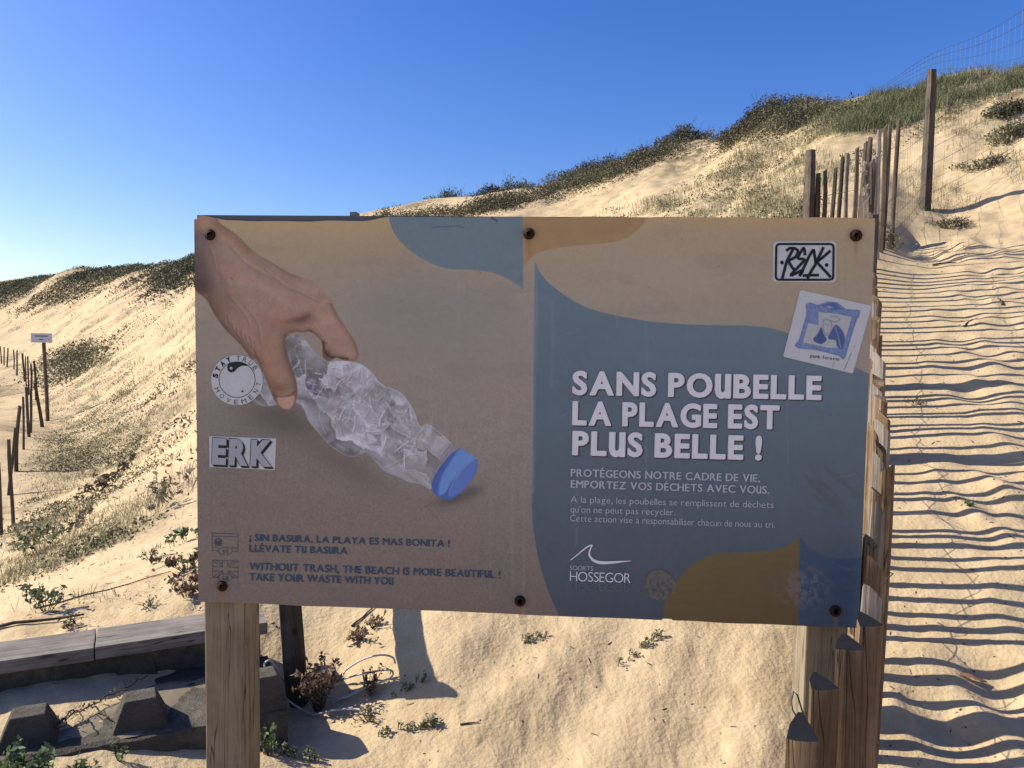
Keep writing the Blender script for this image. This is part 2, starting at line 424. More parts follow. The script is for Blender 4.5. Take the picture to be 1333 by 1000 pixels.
def make_sand():
    V = np.stack([GX, GY, GZ], -1).reshape(-1, 3)
    i = np.arange(NR - 1)[:, None] * NT + np.arange(NT - 1)[None]
    F = np.stack([i, i + 1, i + NT + 1, i + NT], -1).reshape(-1, 4)
    # the rest of the circle, coarser, sharing the same height function at its edge
    ph = np.linspace(TH1, TH0 + 2 * math.pi, 150); l2 = np.arange(0, NR, 7); l2 = np.append(l2, NR - 1) if l2[-1] != NR - 1 else l2
    T2, L2 = np.meshgrid(ph, lr[l2]); R2 = np.exp(L2); X2 = R2 * np.sin(T2); Y2 = R2 * np.cos(T2)
    Z2 = base_h(X2, Y2)
    Z2[:, 0] = GZ[l2, -1]; Z2[:, -1] = GZ[l2, 0]
    n0 = len(V); V = np.concatenate([V, np.stack([X2, Y2, Z2], -1).reshape(-1, 3)])
    k = np.arange(len(l2) - 1)[:, None] * 150 + np.arange(149)[None] + n0
    F = np.concatenate([F, np.stack([k, k + 1, k + 151, k + 150], -1).reshape(-1, 4)])
    # middle disc under the viewer and the far rim
    nc = len(V)
    V = np.concatenate([V, [[0, 0, float(base_h(np.array([0.0]), np.array([0.0]))[0])]]])
    ring = np.concatenate([np.arange(NT), n0 + np.arange(1, 149)])
    nx = np.roll(ring, -1)
    F = np.concatenate([F, np.stack([np.full(len(ring), nc), nx, ring, ring], -1)[:, [0, 1, 2, 3]]])
    F3 = F[-len(ring):, :3]; F = F[:-len(ring)]
    # far sheet to the horizon
    last = (NR - 1) * NT
    far_idx = np.concatenate([last + np.arange(NT), n0 + (len(l2) - 1) * 150 + np.arange(1, 149)])
    fv = V[far_idx] * np.array([8, 8, 1]); f0 = len(V); V = np.concatenate([V, fv])
    a = np.arange(len(far_idx)); bb = np.roll(a, -1)
    F = np.concatenate([F, np.stack([far_idx[a], far_idx[bb], f0 + bb, f0 + a], -1)])
    me = bpy.data.meshes.new('sand')
    me.vertices.add(len(V)); me.vertices.foreach_set('co', V.astype(np.float32).ravel())
    me.loops.add(F.size + F3.size)
    me.loops.foreach_set('vertex_index', np.concatenate([F.ravel(), F3.ravel()]).astype(np.int32))
    me.polygons.add(len(F) + len(F3))
    me.polygons.foreach_set('loop_start', np.concatenate([np.arange(0, F.size, 4), F.size + np.arange(0, F3.size, 3)]).astype(np.int32))
    me.polygons.foreach_set('use_smooth', np.ones(len(F) + len(F3), bool))
    me.update(calc_edges=True)
    # plant litter: strong along the crest, patchy in the hollow
    dmin = np.full(len(V), 1e9)
    for p, q in zip(CREST[:-1], CREST[1:]):
        dd = q[:2] - p[:2]; t = np.clip(((V[:, :2] - p[:2]) @ dd) / (dd @ dd), 0, 1)
        dmin = np.minimum(dmin, np.hypot(V[:, 0] - p[0] - t * dd[0], V[:, 1] - p[1] - t * dd[1]))
    rr = np.hypot(V[:, 0], V[:, 1])
    veg = sstep(4.5, 1.2, dmin + 1.5 * fbm(V[:, 0] * 0.4, V[:, 1] * 0.4, 3)) * sstep(10, 16, rr)
    # everything beyond the crest is grown over
    ang = np.arctan2(V[:, 0], V[:, 1]); ca = np.arctan2(CREST[:, 0], CREST[:, 1]); cr = np.hypot(CREST[:, 0], CREST[:, 1])
    veg = np.maximum(veg, sstep(1.0, 1.05, rr / np.interp(ang, ca, cr)))
    pv = sstep(-0.05, 0.35, fbm(V[:, 0] * 0.7 + 3, V[:, 1] * 0.7, 4)) * sstep(3, 7, rr) * 0.7
    veg = np.maximum(veg, pv * sstep(-1.0, -3.0, V[:, 0]))
    veg = np.maximum(veg, 0.5 * sstep(0, 0.5, fbm(V[:, 0], V[:, 1], 3)) * sstep(8, 12, rr) * sstep(0, 3, V[:, 0]))
    at_ = me.attributes.new('veg', 'FLOAT', 'POINT'); at_.data.foreach_set('value', veg.astype(np.float32))
    o = link('sand', me, None, M['sand']); o['kind'] = 'structure'
    return o
make_sand()
# ------------------------------------------------------------------ the information board
YL = 1.75
Pl = at(np.array([253., 258.]), np.array([281., 783.]), YL)
xl = Pl[:, 0].mean()
# depth of the right edge: equal heights left and right
hl = Pl[0, 2] - Pl[1, 2]
lo, hi = 1.3, 2.0
for _ in range(40):
    ym = (lo + hi) / 2
    q = at(np.array([1139., 1118.]), np.array([284., 818.]), ym)
    if q[0, 2] - q[1, 2] < hl: lo = ym
    else: hi = ym
YR = ym
Pr = at(np.array([1139., 1118.]), np.array([284., 818.]), YR)
xr = Pr[:, 0].mean()
PD = np.array([xr - xl, YR - YL, 0.0]); PW = float(np.linalg.norm(PD)); PD /= PW          # along the board
PN = np.array([PD[1], -PD[0], 0.0])                                                        # out of its face
PO = np.array([xl, YL, 0.0])
RZ = math.atan2(PD[1], PD[0])
def plane_uv(px, py, off=0.0):
    """photo pixel -> (u along, z up) on the board's plane"""
    d = rays(px, py); o = np.array([0, 0, EYE])
    t = ((PO + PN * off - o) @ PN) / (d @ PN)
    P = o + d * t[..., None]
    return (P - PO) @ PD, P[..., 2]
sign_root = empty('information_sign', tuple(PO), RZ)
tag(sign_root, 'large rectangular notice board with a printed hand holding a plastic bottle, on square wooden posts', 'notice board')
# local frame of the sign: x along, y = into the board (away from the viewer), z up, origin at ground datum of the left edge
def wave(u, z):
    return 0.0016 * vnoise(u * 3.1 + 5, z * 2.3) + 0.0010 * vnoise(u * 7 + 1, z * 6)
def board_pts(px, py, off=0.0):
    u, z = plane_uv(np.asarray(px, float), np.asarray(py, float))
    return np.stack([u, -(wave(u, z) + off), z], -1)

# --- paint of the printed sheet, worked out in numpy
def poly_sd(X, Y, poly):
    """signed distance, negative inside"""
    P = np.asarray(poly, float); d = np.full(X.shape, 1e9); ins = np.zeros(X.shape, bool)
    for (x0, y0), (x1, y1) in zip(P, np.roll(P, -1, 0)):
        ex, ey = x1 - x0, y1 - y0
        t = np.clip(((X - x0) * ex + (Y - y0) * ey) / (ex * ex + ey * ey + 1e-9), 0, 1)
        d = np.minimum(d, (X - x0 - t * ex) ** 2 + (Y - y0 - t * ey) ** 2)
        c = ((y0 <= Y) & (y1 > Y)) | ((y1 <= Y) & (y0 > Y))
        with np.errstate(divide='ignore', invalid='ignore'):
            xx = x0 + (Y - y0) / (y1 - y0 if y1 != y0 else 1e-9) * ex
        ins ^= c & (X < xx)
    d = np.sqrt(d)
    return np.where(ins, -d, d)
def line_d(X, Y, pts):
    d = np.full(X.shape, 1e9)
    for (x0, y0), (x1, y1) in zip(pts[:-1], pts[1:]):
        ex, ey = x1 - x0, y1 - y0
        t = np.clip(((X - x0) * ex + (Y - y0) * ey) / (ex * ex + ey * ey + 1e-9), 0, 1)
        d = np.minimum(d, (X - x0 - t * ex) ** 2 + (Y - y0 - t * ey) ** 2)
    return np.sqrt(d)
def smooth_poly(P, n=4):
    P = np.asarray(P, float); m = len(P); out = []
    for i in range(m):
        p0, p1, p2, p3 = P[i - 1], P[i], P[(i + 1) % m], P[(i + 2) % m]
        for k in range(n):
            t = k / n
            out.append(0.5 * (2 * p1 + (p2 - p0) * t + (2 * p0 - 5 * p1 + 4 * p2 - p3) * t * t + (3 * p1 - p0 - 3 * p2 + p3) * t ** 3))
    return np.array(out)
def smooth_line(P, n=5):
    P = [np.array(p, float) for p in P]; P = [2 * P[0] - P[1]] + P + [2 * P[-1] - P[-2]]; out = []
    for i in range(1, len(P) - 2):
        p0, p1, p2, p3 = P[i - 1:i + 3]
        for k in range(n):
            t = k / n
            out.append(0.5 * (2 * p1 + (p2 - p0) * t + (2 * p0 - 5 * p1 + 4 * p2 - p3) * t * t + (3 * p1 - p0 - 3 * p2 + p3) * t ** 3))
    out.append(P[-2]); return np.array(out)
def lin(c): c = np.asarray(c, float) / 255.0; return np.where(c <= 0.04045, c / 12.92, ((c + 0.055) / 1.055) ** 2.4)
GAIN = np.array([1.60, 1.66, 1.50])            # shaded print in the photograph -> colour of the ink
class Paint:
    def __init__(s, X, Y): s.X, s.Y = X, Y; s.C = np.zeros(X.shape + (3,))
    def fill(s, c): s.C[:] = lin(c)
    def blend(s, m, c, raw=False):
        c = lin(c) if not raw else c
        s.C += (c - s.C) * m[..., None]
    def poly(s, P, c, blur=0.6, a=1.0, grow=0.0):
        P = np.asarray(P, float); pad = 3 * blur + 2 + abs(grow)
        m = (s.X > P[:, 0].min() - pad) & (s.X < P[:, 0].max() + pad) & (s.Y > P[:, 1].min() - pad) & (s.Y < P[:, 1].max() + pad)
        if not m.any(): return
        d = poly_sd(s.X[m], s.Y[m], P) - grow
        k = a * sstep(blur, -blur, d); s.C[m] += (lin(c) - s.C[m]) * k[:, None]
    def line(s, P, c, w=1.0, blur=0.6, a=1.0):
        P = np.asarray(P, float); pad = w + 3 * blur + 2
        m = (s.X > P[:, 0].min() - pad) & (s.X < P[:, 0].max() + pad) & (s.Y > P[:, 1].min() - pad) & (s.Y < P[:, 1].max() + pad)
        if not m.any(): return
        k = a * sstep(w / 2 + blur, w / 2 - blur, line_d(s.X[m], s.Y[m], P)); s.C[m] += (lin(c) - s.C[m]) * k[:, None]
    def blob(s, x, y, rx, ry, c, a=1.0, ang=0.0, soft=1.0):
        ca, sa = math.cos(ang), math.sin(ang); pad = 3 * max(rx, ry)
        m = (np.abs(s.X - x) < pad) & (np.abs(s.Y - y) < pad)
        dx = s.X[m] - x; dy = s.Y[m] - y
        q = ((dx * ca + dy * sa) / rx) ** 2 + ((-dx * sa + dy * ca) / ry) ** 2
        k = a * np.exp(-q * soft); s.C[m] += (lin(c) - s.C[m]) * k[:, None]

def A(P): return [(250 + x / 5.554, 290 + y / 5.554) for x, y in P]
def B(P): return [(330 + x / 4.08, 420 + y / 4.08) for x, y in P]
HAND = [(253, 278), (280, 278)] + A([(282 - 80, 0), (330, 90), (450, 210), (600, 300), (720, 370), (850, 408), (930, 470), (1000, 545), (1040, 640), (1100, 740), (1180, 860), (1208, 960)]) + \
       B([(560, 160), (556, 185), (535, 206), (480, 200), (440, 186), (405, 206), (385, 198), (366, 175), (365, 110), (335, 72), (300, 48), (262, 52), (225, 50), (190, 62), (172, 90)]) + \
       B([(178, 150), (200, 230), (225, 300), (234, 370), (226, 420), (208, 452), (180, 467), (150, 460), (118, 425), (95, 380), (60, 290), (15, 195)]) + \
       A([(430, 985), (350, 880), (230, 760), (150, 640), (110, 560), (60, 520), (20, 480)]) + [(245, 360)]
BOTTLE = B([(172, 95), (215, 66), (262, 78), (330, 160), (400, 212), (470, 203), (560, 218), (620, 258), (680, 325), (780, 372), (850, 470), (880, 552), (930, 543), (1000, 592), (1045, 640),
            (1075, 690), (1010, 800), (955, 885), (880, 855), (830, 850), (760, 815), (690, 785), (640, 730), (600, 690), (520, 715), (430, 672), (350, 590), (290, 520), (268, 460), (225, 425), (110, 440), (40, 442), (-20, 400), (-15, 300), (60, 250)])
def print_colour(X, Y):
    p = Paint(X, Y)
    nz = fbm(X * 0.02, Y * 0.035, 4); nf = fbm(X * 0.25, Y * 0.3, 3)
    # photographed beach: warm at the top, grey in the middle, brown at the foot; partly the board's own dimming, painted in
    t = np.clip((Y - 280) / 530, 0, 1)[..., None]
    c0, c1, c2, c3 = lin((158, 136, 108)), lin((141, 128, 116)), lin((128, 118, 114)), lin((98, 86, 82))
    C = np.where(t < 0.22, c0 + (c1 - c0) * (t / 0.22), np.where(t < 0.5, c1 + (c2 - c1) * ((t - 0.22) / 0.28), c2 + (c3 - c2) * ((t - 0.5) / 0.5)))
    p.C[:] = C
    p.blob(560, 400, 120, 60, (120, 118, 120), 0.6)
    p.blob(640, 560, 120, 80, (134, 122, 116), 0.5)
    p.blob(300, 620, 120, 110, (98, 88, 84), 0.55)
    p.blob(440, 690, 160, 60, (112, 98, 90), 0.5)
    p.blob(1040, 330, 160, 60, (146, 128, 106), 0.5)
    p.blob(840, 360, 140, 40, (150, 138, 126), 0.4)
    p.blob(1000, 285, 240, 14, (170, 138, 96), 0.6)
    p.blob(400, 292, 170, 16, (172, 144, 104), 0.6)
    p.C *= (1 + 0.035 * nz)[..., None]
    gr = np.where((Y > 480) & (X < 700), 1.0, 0.35) * sstep(440, 600, Y) 
    p.C *= (1 + (0.05 + 0.14 * gr) * fbm(X * 0.55, Y * 0.55, 2))[..., None]
    # shadow of hand and bottle in the picture
    p.blob(370, 545, 60, 26, (72, 64, 62), 0.75, 0.3)
    p.blob(450, 605, 70, 20, (84, 75, 71), 0.6, 0.55)
    p.blob(590, 648, 26, 9, (52, 50, 58), 0.8, -0.3)
    p.blob(616, 640, 14, 8, (60, 58, 66), 0.5, -0.5)
    # bottle
    bm = poly_sd(X, Y, smooth_poly(BOTTLE, 3)); bm = np.where(bm < 1e8, bm, 1e9)
    m = bm < 1.5
    x = X[m]; y = Y[m]; k = sstep(0.9, -0.9, bm[m])
    al = (x - 370) * 0.83 + (y - 450) * 0.56; ac = -(x - 370) * 0.56 + (y - 450) * 0.83
    rs = np.random.default_rng(21); n = 64
    sx = rs.uniform(-60, 290, n); sy = rs.uniform(-55, 75, n)
    wx = al + 9 * fbm(x * 0.05, y * 0.05, 4); wy = ac + 9 * fbm(x * 0.05 + 9, y * 0.05, 4)
    d1 = np.full(x.shape, 1e9); d2 = d1.copy(); i1 = np.zeros(x.shape, int)
    for q in range(n):
        st = 0.55 + 0.5 * (q % 3 == 0)
        d = np.hypot((wx - sx[q]) * st, wy - sy[q])
        u = d < d1; d2 = np.where(u, d1, np.minimum(d2, d)); i1 = np.where(u, q, i1); d1 = np.where(u, d, d1)
    sh = rs.random(n)[i1]; gx = rs.uniform(-1, 1, n)[i1]; gy = rs.uniform(-1, 1, n)[i1]
    v = 0.46 + 0.30 * (sh - 0.5) + 0.014 * (gx * (wx - sx[i1]) + gy * (wy - sy[i1]))
    v += 0.22 * fbm(al * 0.05 + 3 * vnoise(al * .02, ac * .03), ac * 0.16, 4) + 0.12 * fbm(al * 0.16, ac * 0.07, 3)
    ed = np.exp(-((d2 - d1) / 2.2) ** 2)
    v += ed * (0.20 * (sh > 0.60) - 0.10 * (sh < 0.25)) + 0.10 * (vnoise(x * 0.9, y * 0.9) > 0.72)
    # darker, greener plastic behind the thumb, misty body, clear neck
    v -= 0.34 * sstep(60, -10, al) 
    v = np.clip(v, 0, 1)[:, None]
    cb = lin((86, 84, 92)) + (lin((198, 196, 210)) - lin((86, 84, 92))) * v
    tr = (0.80 - 0.25 * sstep(190, 230, al) + 0.10 * ed)[:, None] * k[:, None]
    p.C[m] += (cb - p.C[m]) * tr
    p.line(smooth_line(B([(400, 212), (470, 205), (560, 220), (620, 260), (680, 330), (780, 375), (850, 470), (880, 550), (930, 545), (1000, 595), (1045, 640)])), (176, 176, 190), 1.0, 0.8, 0.6)
    p.line(smooth_line(B([(955, 880), (880, 855), (760, 815), (690, 785), (600, 690), (520, 712), (430, 670), (350, 590), (290, 515)])), (150, 146, 156), 1.0, 0.9, 0.6)
    for L in ([(525, 370), (560, 480), (590, 590)], [(700, 480), (590, 600), (670, 740)], [(860, 610), (720, 540), (640, 600)], [(620, 270), (540, 370), (430, 430)], [(860, 610), (830, 700), (700, 770)],
              [(590, 500), (640, 420), (700, 340)], [(380, 590), (350, 480), (420, 400)], [(900, 560), (860, 620), (870, 730)], [(740, 390), (690, 500), (760, 560), (850, 600)], [(490, 350), (440, 470), (470, 600)]):
        p.line(smooth_line(B(L)), (180, 178, 192), 0.8, 1.2, 0.5)
        p.line([(a + 1.6, b + 1.2) for a, b in smooth_line(B(L))], (100, 98, 108), 1.4, 1.8, 0.4)
    p.blob(450, 497, 6, 9, (150, 118, 118), 0.45)
    p.blob(437, 530, 5, 8, (150, 122, 120), 0.35)
    p.blob(398, 520, 18, 5, (56, 54, 58), 0.6, 0.25); p.blob(385, 465, 7, 12, (60, 60, 60), 0.5)
    p.blob(404, 503, 14, 4, (84, 84, 128), 0.6, 0.9); p.blob(402, 498, 3, 3, (150, 150, 172), 0.7)
    p.line(smooth_line(B([(200, 75), (300, 150), (395, 210)])), (140, 140, 148), 1.2, 0.8, 0.7)
    for q in range(150):
        x0, y0 = B([(rs.uniform(180, 1000), 0)])[0][0], 0
        t_ = rs.uniform(0, 1); a0 = 40 + 190 * t_; c0_ = rs.uniform(-26, 34)
        xx = 370 + a0 * 0.83 - c0_ * 0.56; yy = 450 + a0 * 0.56 + c0_ * 0.83
        p.blob(xx, yy, rs.uniform(0.5, 2.4), rs.uniform(2, 9), (188, 187, 200) if q % 3 else (84, 82, 92), 0.38 * (poly_sd(np.array([xx]), np.array([yy]), BOTTLE)[0] < -4), rs.uniform(0, 3.1))
    for q in range(95):                                    # crisp creases in the thin plastic
        a0 = rs.uniform(0, 215); c0_ = rs.uniform(-30, 42); an = rs.choice([0.55, -0.9, 1.6, 0.1]) + rs.uniform(-.35, .35); L_ = rs.uniform(6, 24)
        x0 = 372 + a0 * 0.83 - c0_ * 0.56; y0 = 450 + a0 * 0.56 + c0_ * 0.83
        e_ = (math.cos(an) * L_, math.sin(an) * L_); bx_, by_ = rs.uniform(-2.5, 2.5, 2)
        P_ = smooth_line([(x0, y0), (x0 + e_[0] * .5 + bx_, y0 + e_[1] * .5 + by_), (x0 + e_[0], y0 + e_[1])])
        if max(poly_sd(P_[[0, 5, -1], 0], P_[[0, 5, -1], 1], BOTTLE)) > -2.5: continue
        w_ = rs.uniform(0.4, 1.3); p.line(P_, (206, 205, 216), w_, 0.7, rs.uniform(0.35, 0.85))
        p.line([(u_ + 1.3, v_ + 1.2) for u_, v_ in P_], (92, 90, 100), w_, 1.1, 0.45)
    # neck ring and cap
    p.poly(B([(965, 770), (1040, 640), (1060, 650), (1095, 680), (1010, 830), (950, 870), (925, 850)]), (124, 118, 128), 2.0, 0.7)
    for dx in (0, 12, 26): p.line(smooth_line(B([(1035 + dx, 640 + dx), (985 + dx, 700 + dx), (935 + dx * .6, 850 + dx * .4)])), (70, 74, 120), 0.7, 0.7, 0.55)
    cap = B([(1098, 668), (1130, 690), (1180, 720), (1192, 745), (1180, 800), (1130, 870), (1075, 925), (1030, 942), (985, 925), (955, 900), (945, 868), (965, 810), (1010, 745), (1060, 690)])
    p.poly(smooth_poly(cap), (56, 86, 152), 0.8)
    p.poly(smooth_poly(B([(1098, 672), (1135, 692), (1182, 722), (1150, 740), (1095, 790), (1050, 850), (1020, 900), (985, 915), (990, 850), (1020, 780), (1060, 720)])), (96, 132, 190), 2.0, 0.9)
    face = B([(1185, 735), (1190, 765), (1160, 830), (1110, 890), (1062, 925), (1040, 920), (1046, 880), (1085, 810), (1130, 758), (1165, 732)])
    p.poly(smooth_poly(face), (80, 106, 174), 1.4, 0.9)
    p.line(smooth_line(B([(1165, 732), (1130, 758), (1085, 810), (1046, 880), (1040, 920)])), (140, 152, 206), 0.8, 0.8, 0.6)
    for t_ in (0.25, 0.5, 0.75): p.line(smooth_line(B([(1098 + 60 * t_, 672 + 40 * t_), (1020 + 60 * t_, 760 + 50 * t_), (965 + 70 * t_, 890 + 30 * t_)])), (70, 92, 166), 0.7, 0.9, 0.35)
    p.line(smooth_line(B([(1060, 690), (1010, 750), (960, 830), (948, 870), (965, 905)])), (40, 60, 140), 1.2, 1.0, 0.8)
    # hand
    hp = smooth_poly(HAND, 3)
    sd = poly_sd(X, Y, hp); m = sd < 2.0
    q = Paint(X[m], Y[m]); x, y = q.X, q.Y
    q.fill((143, 117, 105)); s_ = sd[m]
    q.blob(300, 340, 60, 34, (148, 122, 110), 0.6, 0.6); q.blob(360, 390, 60, 40, (150, 120, 106), 0.6)
    q.blob(425, 420, 26, 30, (156, 122, 108), 0.7); q.blob(345, 480, 26, 40, (142, 106, 91), 0.8); q.blob(330, 440, 50, 40, (140, 108, 92), 0.6)
    q.blob(250, 340, 26, 50, (64, 48, 50), 0.95); q.blob(262, 375, 22, 22, (66, 48, 46), 0.9); q.blob(285, 400, 20, 26, (110, 80, 68), 0.7, 0.7)
    q.blob(262, 310, 14, 40, (120, 98, 98), 0.5, 0.5)
    # orange lit corner of the wrist
    q.poly([(245, 275), (292, 275), (312, 306), (330, 328), (324, 338), (300, 316), (275, 302), (245, 298)], (166, 128, 98), 7, 0.75)
    # edge turning away from the light
    q.blend(sstep(-16, 0, s_) * 0.5 * sstep(400, 380, x) , (84, 58, 50))
    q.blend(sstep(-8, 0, s_) * 0.7 * (y > 395), (92, 62, 54))
    # tendons and veins
    for L, c, w, a in (([(262, 318), (283, 345), (293, 375), (300, 402)], (112, 90, 88), 5, 0.5), ([(270, 330), (300, 345), (330, 352), (365, 372)], (128, 106, 98), 5, 0.3),
                       ([(300, 366), (340, 372), (372, 395), (398, 404)], (160, 132, 118), 8, 0.35), ([(330, 330), (372, 360), (410, 378)], (160, 134, 122), 7, 0.35),
                       ([(286, 356), (297, 372), (303, 398), (312, 412)], (116, 90, 84), 4, 0.45)):
        q.line(smooth_line(L), c, w, 4, a)
    # hollow between thumb and finger
    q.blob(384, 418, 22, 6, (100, 68, 58), 0.85, -0.15); q.blob(398, 412, 10, 6, (92, 62, 52), 0.6, -0.5); q.blob(362, 424, 14, 8, (132, 96, 82), 0.6)
    q.line(smooth_line([(372, 420), (388, 417), (404, 410)]), (84, 54, 46), 2.0, 2.0, 0.6)
    # wrinkles at the root of the thumb
    for i, (a, b_) in enumerate([((308, 428), (313, 441)), ((314, 429), (318, 446)), ((319, 436), (326, 452)), ((325, 438), (334, 462)), ((331, 445), (338, 470)), ((302, 420), (307, 433)), ((296, 410), (301, 424))]):
        q.line(smooth_line([a, ((a[0] + b_[0]) / 2 - 1.5, (a[1] + b_[1]) / 2 + 1), b_]), (84, 52, 42), 1.0, 1.2, 0.6)
        q.line(smooth_line([(a[0] + 2.4, a[1]), ((a[0] + b_[0]) / 2 + 1.0, (a[1] + b_[1]) / 2 + 1), (b_[0] + 2.2, b_[1])]), (164, 126, 110), 1.0, 1.5, 0.35)
    # thumb joint, nail
    q.blob(364, 506, 12, 7, (122, 78, 60), 0.85, 0.1); q.blob(350, 470, 10, 26, (156, 112, 92), 0.5)
    q.line(smooth_line([(353, 513), (364, 517), (376, 515), (384, 510)]), (78, 44, 36), 1.6, 1.5, 0.85)
    for dy in (-5, -9): q.line(smooth_line([(355, 510 + dy), (366, 512 + dy), (380, 508 + dy)]), (104, 66, 52), 1.0, 1.4, 0.5)
    q.poly(smooth_poly([(361, 518), (374, 517), (383, 516), (382, 526), (376, 533), (367, 531), (362, 525)]), (168, 130, 118), 1.4, 0.85)
    q.line(smooth_line([(361, 518), (361, 526), (367, 533)]), (112, 78, 68), 0.8, 1.0, 0.6)
    # finger: joints and under-side
    q.blob(447, 440, 10, 26, (160, 122, 108), 0.6, -0.4); q.line(smooth_line([(405, 431), (417, 444), (425, 447)]), (82, 44, 38), 1.8, 1.6, 0.8)
    q.line(smooth_line([(421, 446), (423, 458), (432, 465), (452, 467)]), (62, 30, 28), 3.2, 2.0, 0.9)
    q.blob(427, 461, 6, 7, (72, 34, 30), 0.8, 0.5); q.blob(420, 416, 10, 5, (168, 138, 122), 0.4, 0.8)
    q.line(smooth_line([(430, 388), (438, 404), (446, 420)]), (124, 92, 82), 1.6, 2.5, 0.4)
    q.line(smooth_line([(388, 431), (396, 433), (404, 431)]), (66, 34, 30), 3.0, 1.8, 0.8)
    # fine skin lines running across the back of the hand and round the fingers
    ua = (x - 260) * 0.75 + (y - 300) * 0.66; uc = -(x - 260) * 0.66 + (y - 300) * 0.75
    crs = vnoise(ua * 0.62 + 2.2 * vnoise(ua * .05, uc * .08), uc * 0.10) * 0.6 + vnoise(ua * 0.25, uc * 0.7 + 2 * vnoise(ua * .1, uc * .1)) * 0.4
    q.C *= (1 + 0.09 * fbm(x * 0.07, y * 0.07, 4) + 0.08 * crs + 0.05 * vnoise(x * 0.8, y * 0.8))[..., None]
    q.blend(0.30 * sstep(0.15, 0.6, fbm(x * 0.05 + 4, y * 0.06, 3)), (160, 112, 98))
    for L in ([(262, 296), (276, 330), (281, 352)], [(300, 322), (322, 345), (352, 362)], [(345, 352), (370, 372), (396, 384), (415, 394)], [(318, 398), (334, 420), (340, 448)], [(300, 388), (318, 410), (325, 425)]):
        q.line(smooth_line(L), (108, 82, 74), 1.2, 2.2, 0.45); q.line([(a + 2.5, b - 1.5) for a, b in smooth_line(L)], (168, 140, 126), 1.2, 2.2, 0.35)
    for (cx_, cy_, an_) in ((418, 388, 0.9), (446, 421, 1.1), (355, 500, 0.1)):
        for o_ in (-4, -1.5, 1.5, 4): q.line([(cx_ + o_ * math.cos(an_) - 6 * math.sin(an_), cy_ + o_ * math.sin(an_) + 6 * math.cos(an_)), (cx_ + o_ * math.cos(an_) + 5 * math.sin(an_), cy_ + o_ * math.sin(an_) - 5 * math.cos(an_))], (104, 74, 66), 0.7, 1.0, 0.38)
    q.blob(302, 363, 1.6, 1.0, (60, 52, 50), 0.8, 0.5)
    kk = sstep(0.9, -0.9, s_)[:, None]; p.C[m] += (q.C - p.C[m]) * kk
    # graphic shapes
    blue = (86, 102, 114)
    def body(C, P, colr, blur=0.55):
        P = np.asarray(P, float); d = poly_sd(X, Y, P); k = sstep(blur, -blur, d)[..., None]
        return C + (colr - C) * k
    tt = np.clip((Y - 340) / 460, 0, 1)[..., None]  # shapes darken downwards, partly dimmer light painted into the ink
    bc = lin((92, 108, 122)) + (lin((56, 66, 80)) - lin((92, 108, 122))) * tt
    bc = bc * (1 + 0.06 * fbm(X * 0.012, Y * 0.02, 3) + 0.05 * fbm(X * 0.2, Y * 0.1, 3))[..., None]
    def op(P, n=5): return [tuple(v) for v in smooth_line(P, n)]
    S1 = op([(505.7, 275), (507, 288), (516, 308), (536.8, 328.7), (564, 344), (585, 350), (612.7, 351.4), (640, 354.5), (664.4, 365), (681, 377)]) + [(681, 275)]
    p.C = body(p.C, S1, lin((98, 112, 122)) * (1 + 0.05 * fbm(X * 0.2, Y * 0.2, 3))[..., None])
    S2 = op([(845, 275), (844, 281), (835, 294.7), (817.5, 308.8), (796, 315.8), (750.5, 320), (715, 324.7), (694, 333.5), (681, 346.5)]) + [(681, 275)]
    p.C = body(p.C, S2, lin((146, 116, 82)) * (1 + 0.05 * fbm(X * 0.1, Y * 0.1, 3))[..., None])
    p.line([(683, 300), (683, 470), (682, 800)], (140, 130, 122), 2.5, 2.5, 0.25)
    S3 = op([(696, 340.5), (708, 361.7), (733, 382.8), (768, 402), (821, 414.6), (874, 421), (927, 423.4), (979.7, 424.4), (1015, 430.4), (1062, 449), (1106.6, 474.5), (1131, 487), (1150, 494)]) + \
         [(1150, 840), (740, 840)] + op([(736, 825), (727, 801), (714, 770.5), (701.6, 730.9), (693.7, 684), (692.4, 648)]) + [(694, 560)]
    p.C = body(p.C, S3, bc)
    p.line([(697, 348), (696, 480), (694, 640)], (110, 128, 142), 3, 2.5, 0.35)
    S4 = [(864.4, 840), (864.4, 788.5)] + op([(864.4, 788.5), (869, 776), (874.5, 768), (888.9, 747), (906.9, 730.9), (932, 720.8), (968, 719.5), (1004, 716.5), (1025.7, 710), (1040.5, 699)]) + [(1039.5, 840)]
    p.C = body(p.C, S4, lin((90, 75, 48)) * (1 + 0.07 * fbm(X * 0.05, Y * 0.2, 3))[..., None] * (1.08 - 0.25 * np.clip((Y - 700) / 120, 0, 1))[..., None])
    S5 = op([(1041, 697), (1054.5, 712.8), (1076, 723.7), (1097.7, 726.5), (1125, 725.5), (1150, 724)]) + [(1150, 840), (1039.5, 840)]
    p.C = body(p.C, S5, lin((46, 66, 90)) * (1 + 0.08 * fbm(X * 0.05, Y * 0.2, 3))[..., None])
    # dirt, rubs and scratches
    nn = fbm(X * 0.13, Y * 0.13, 4); n2 = fbm(X * 0.5, Y * 0.5, 3)
    mk = sstep(1.0, 0.3, np.hypot((X - 1045) / 46, (Y - 765) / 38)) * sstep(-0.10, 0.25, nn + 0.5 * n2)
    p.blend(mk * 0.55, (108, 98, 100))
    md = sstep(20.5, 19.3, np.hypot(X - 859.5, Y - 762))
    p.blend(md * (0.5 + 0.5 * sstep(-0.15, 0.25, fbm(X * 0.1, Y * 0.35, 4))), (86, 82, 78)); p.blend(md * sstep(0.05, 0.35, fbm(X * 0.3, Y * 0.25 + 9, 3)) * 0.6, (50, 46, 42))
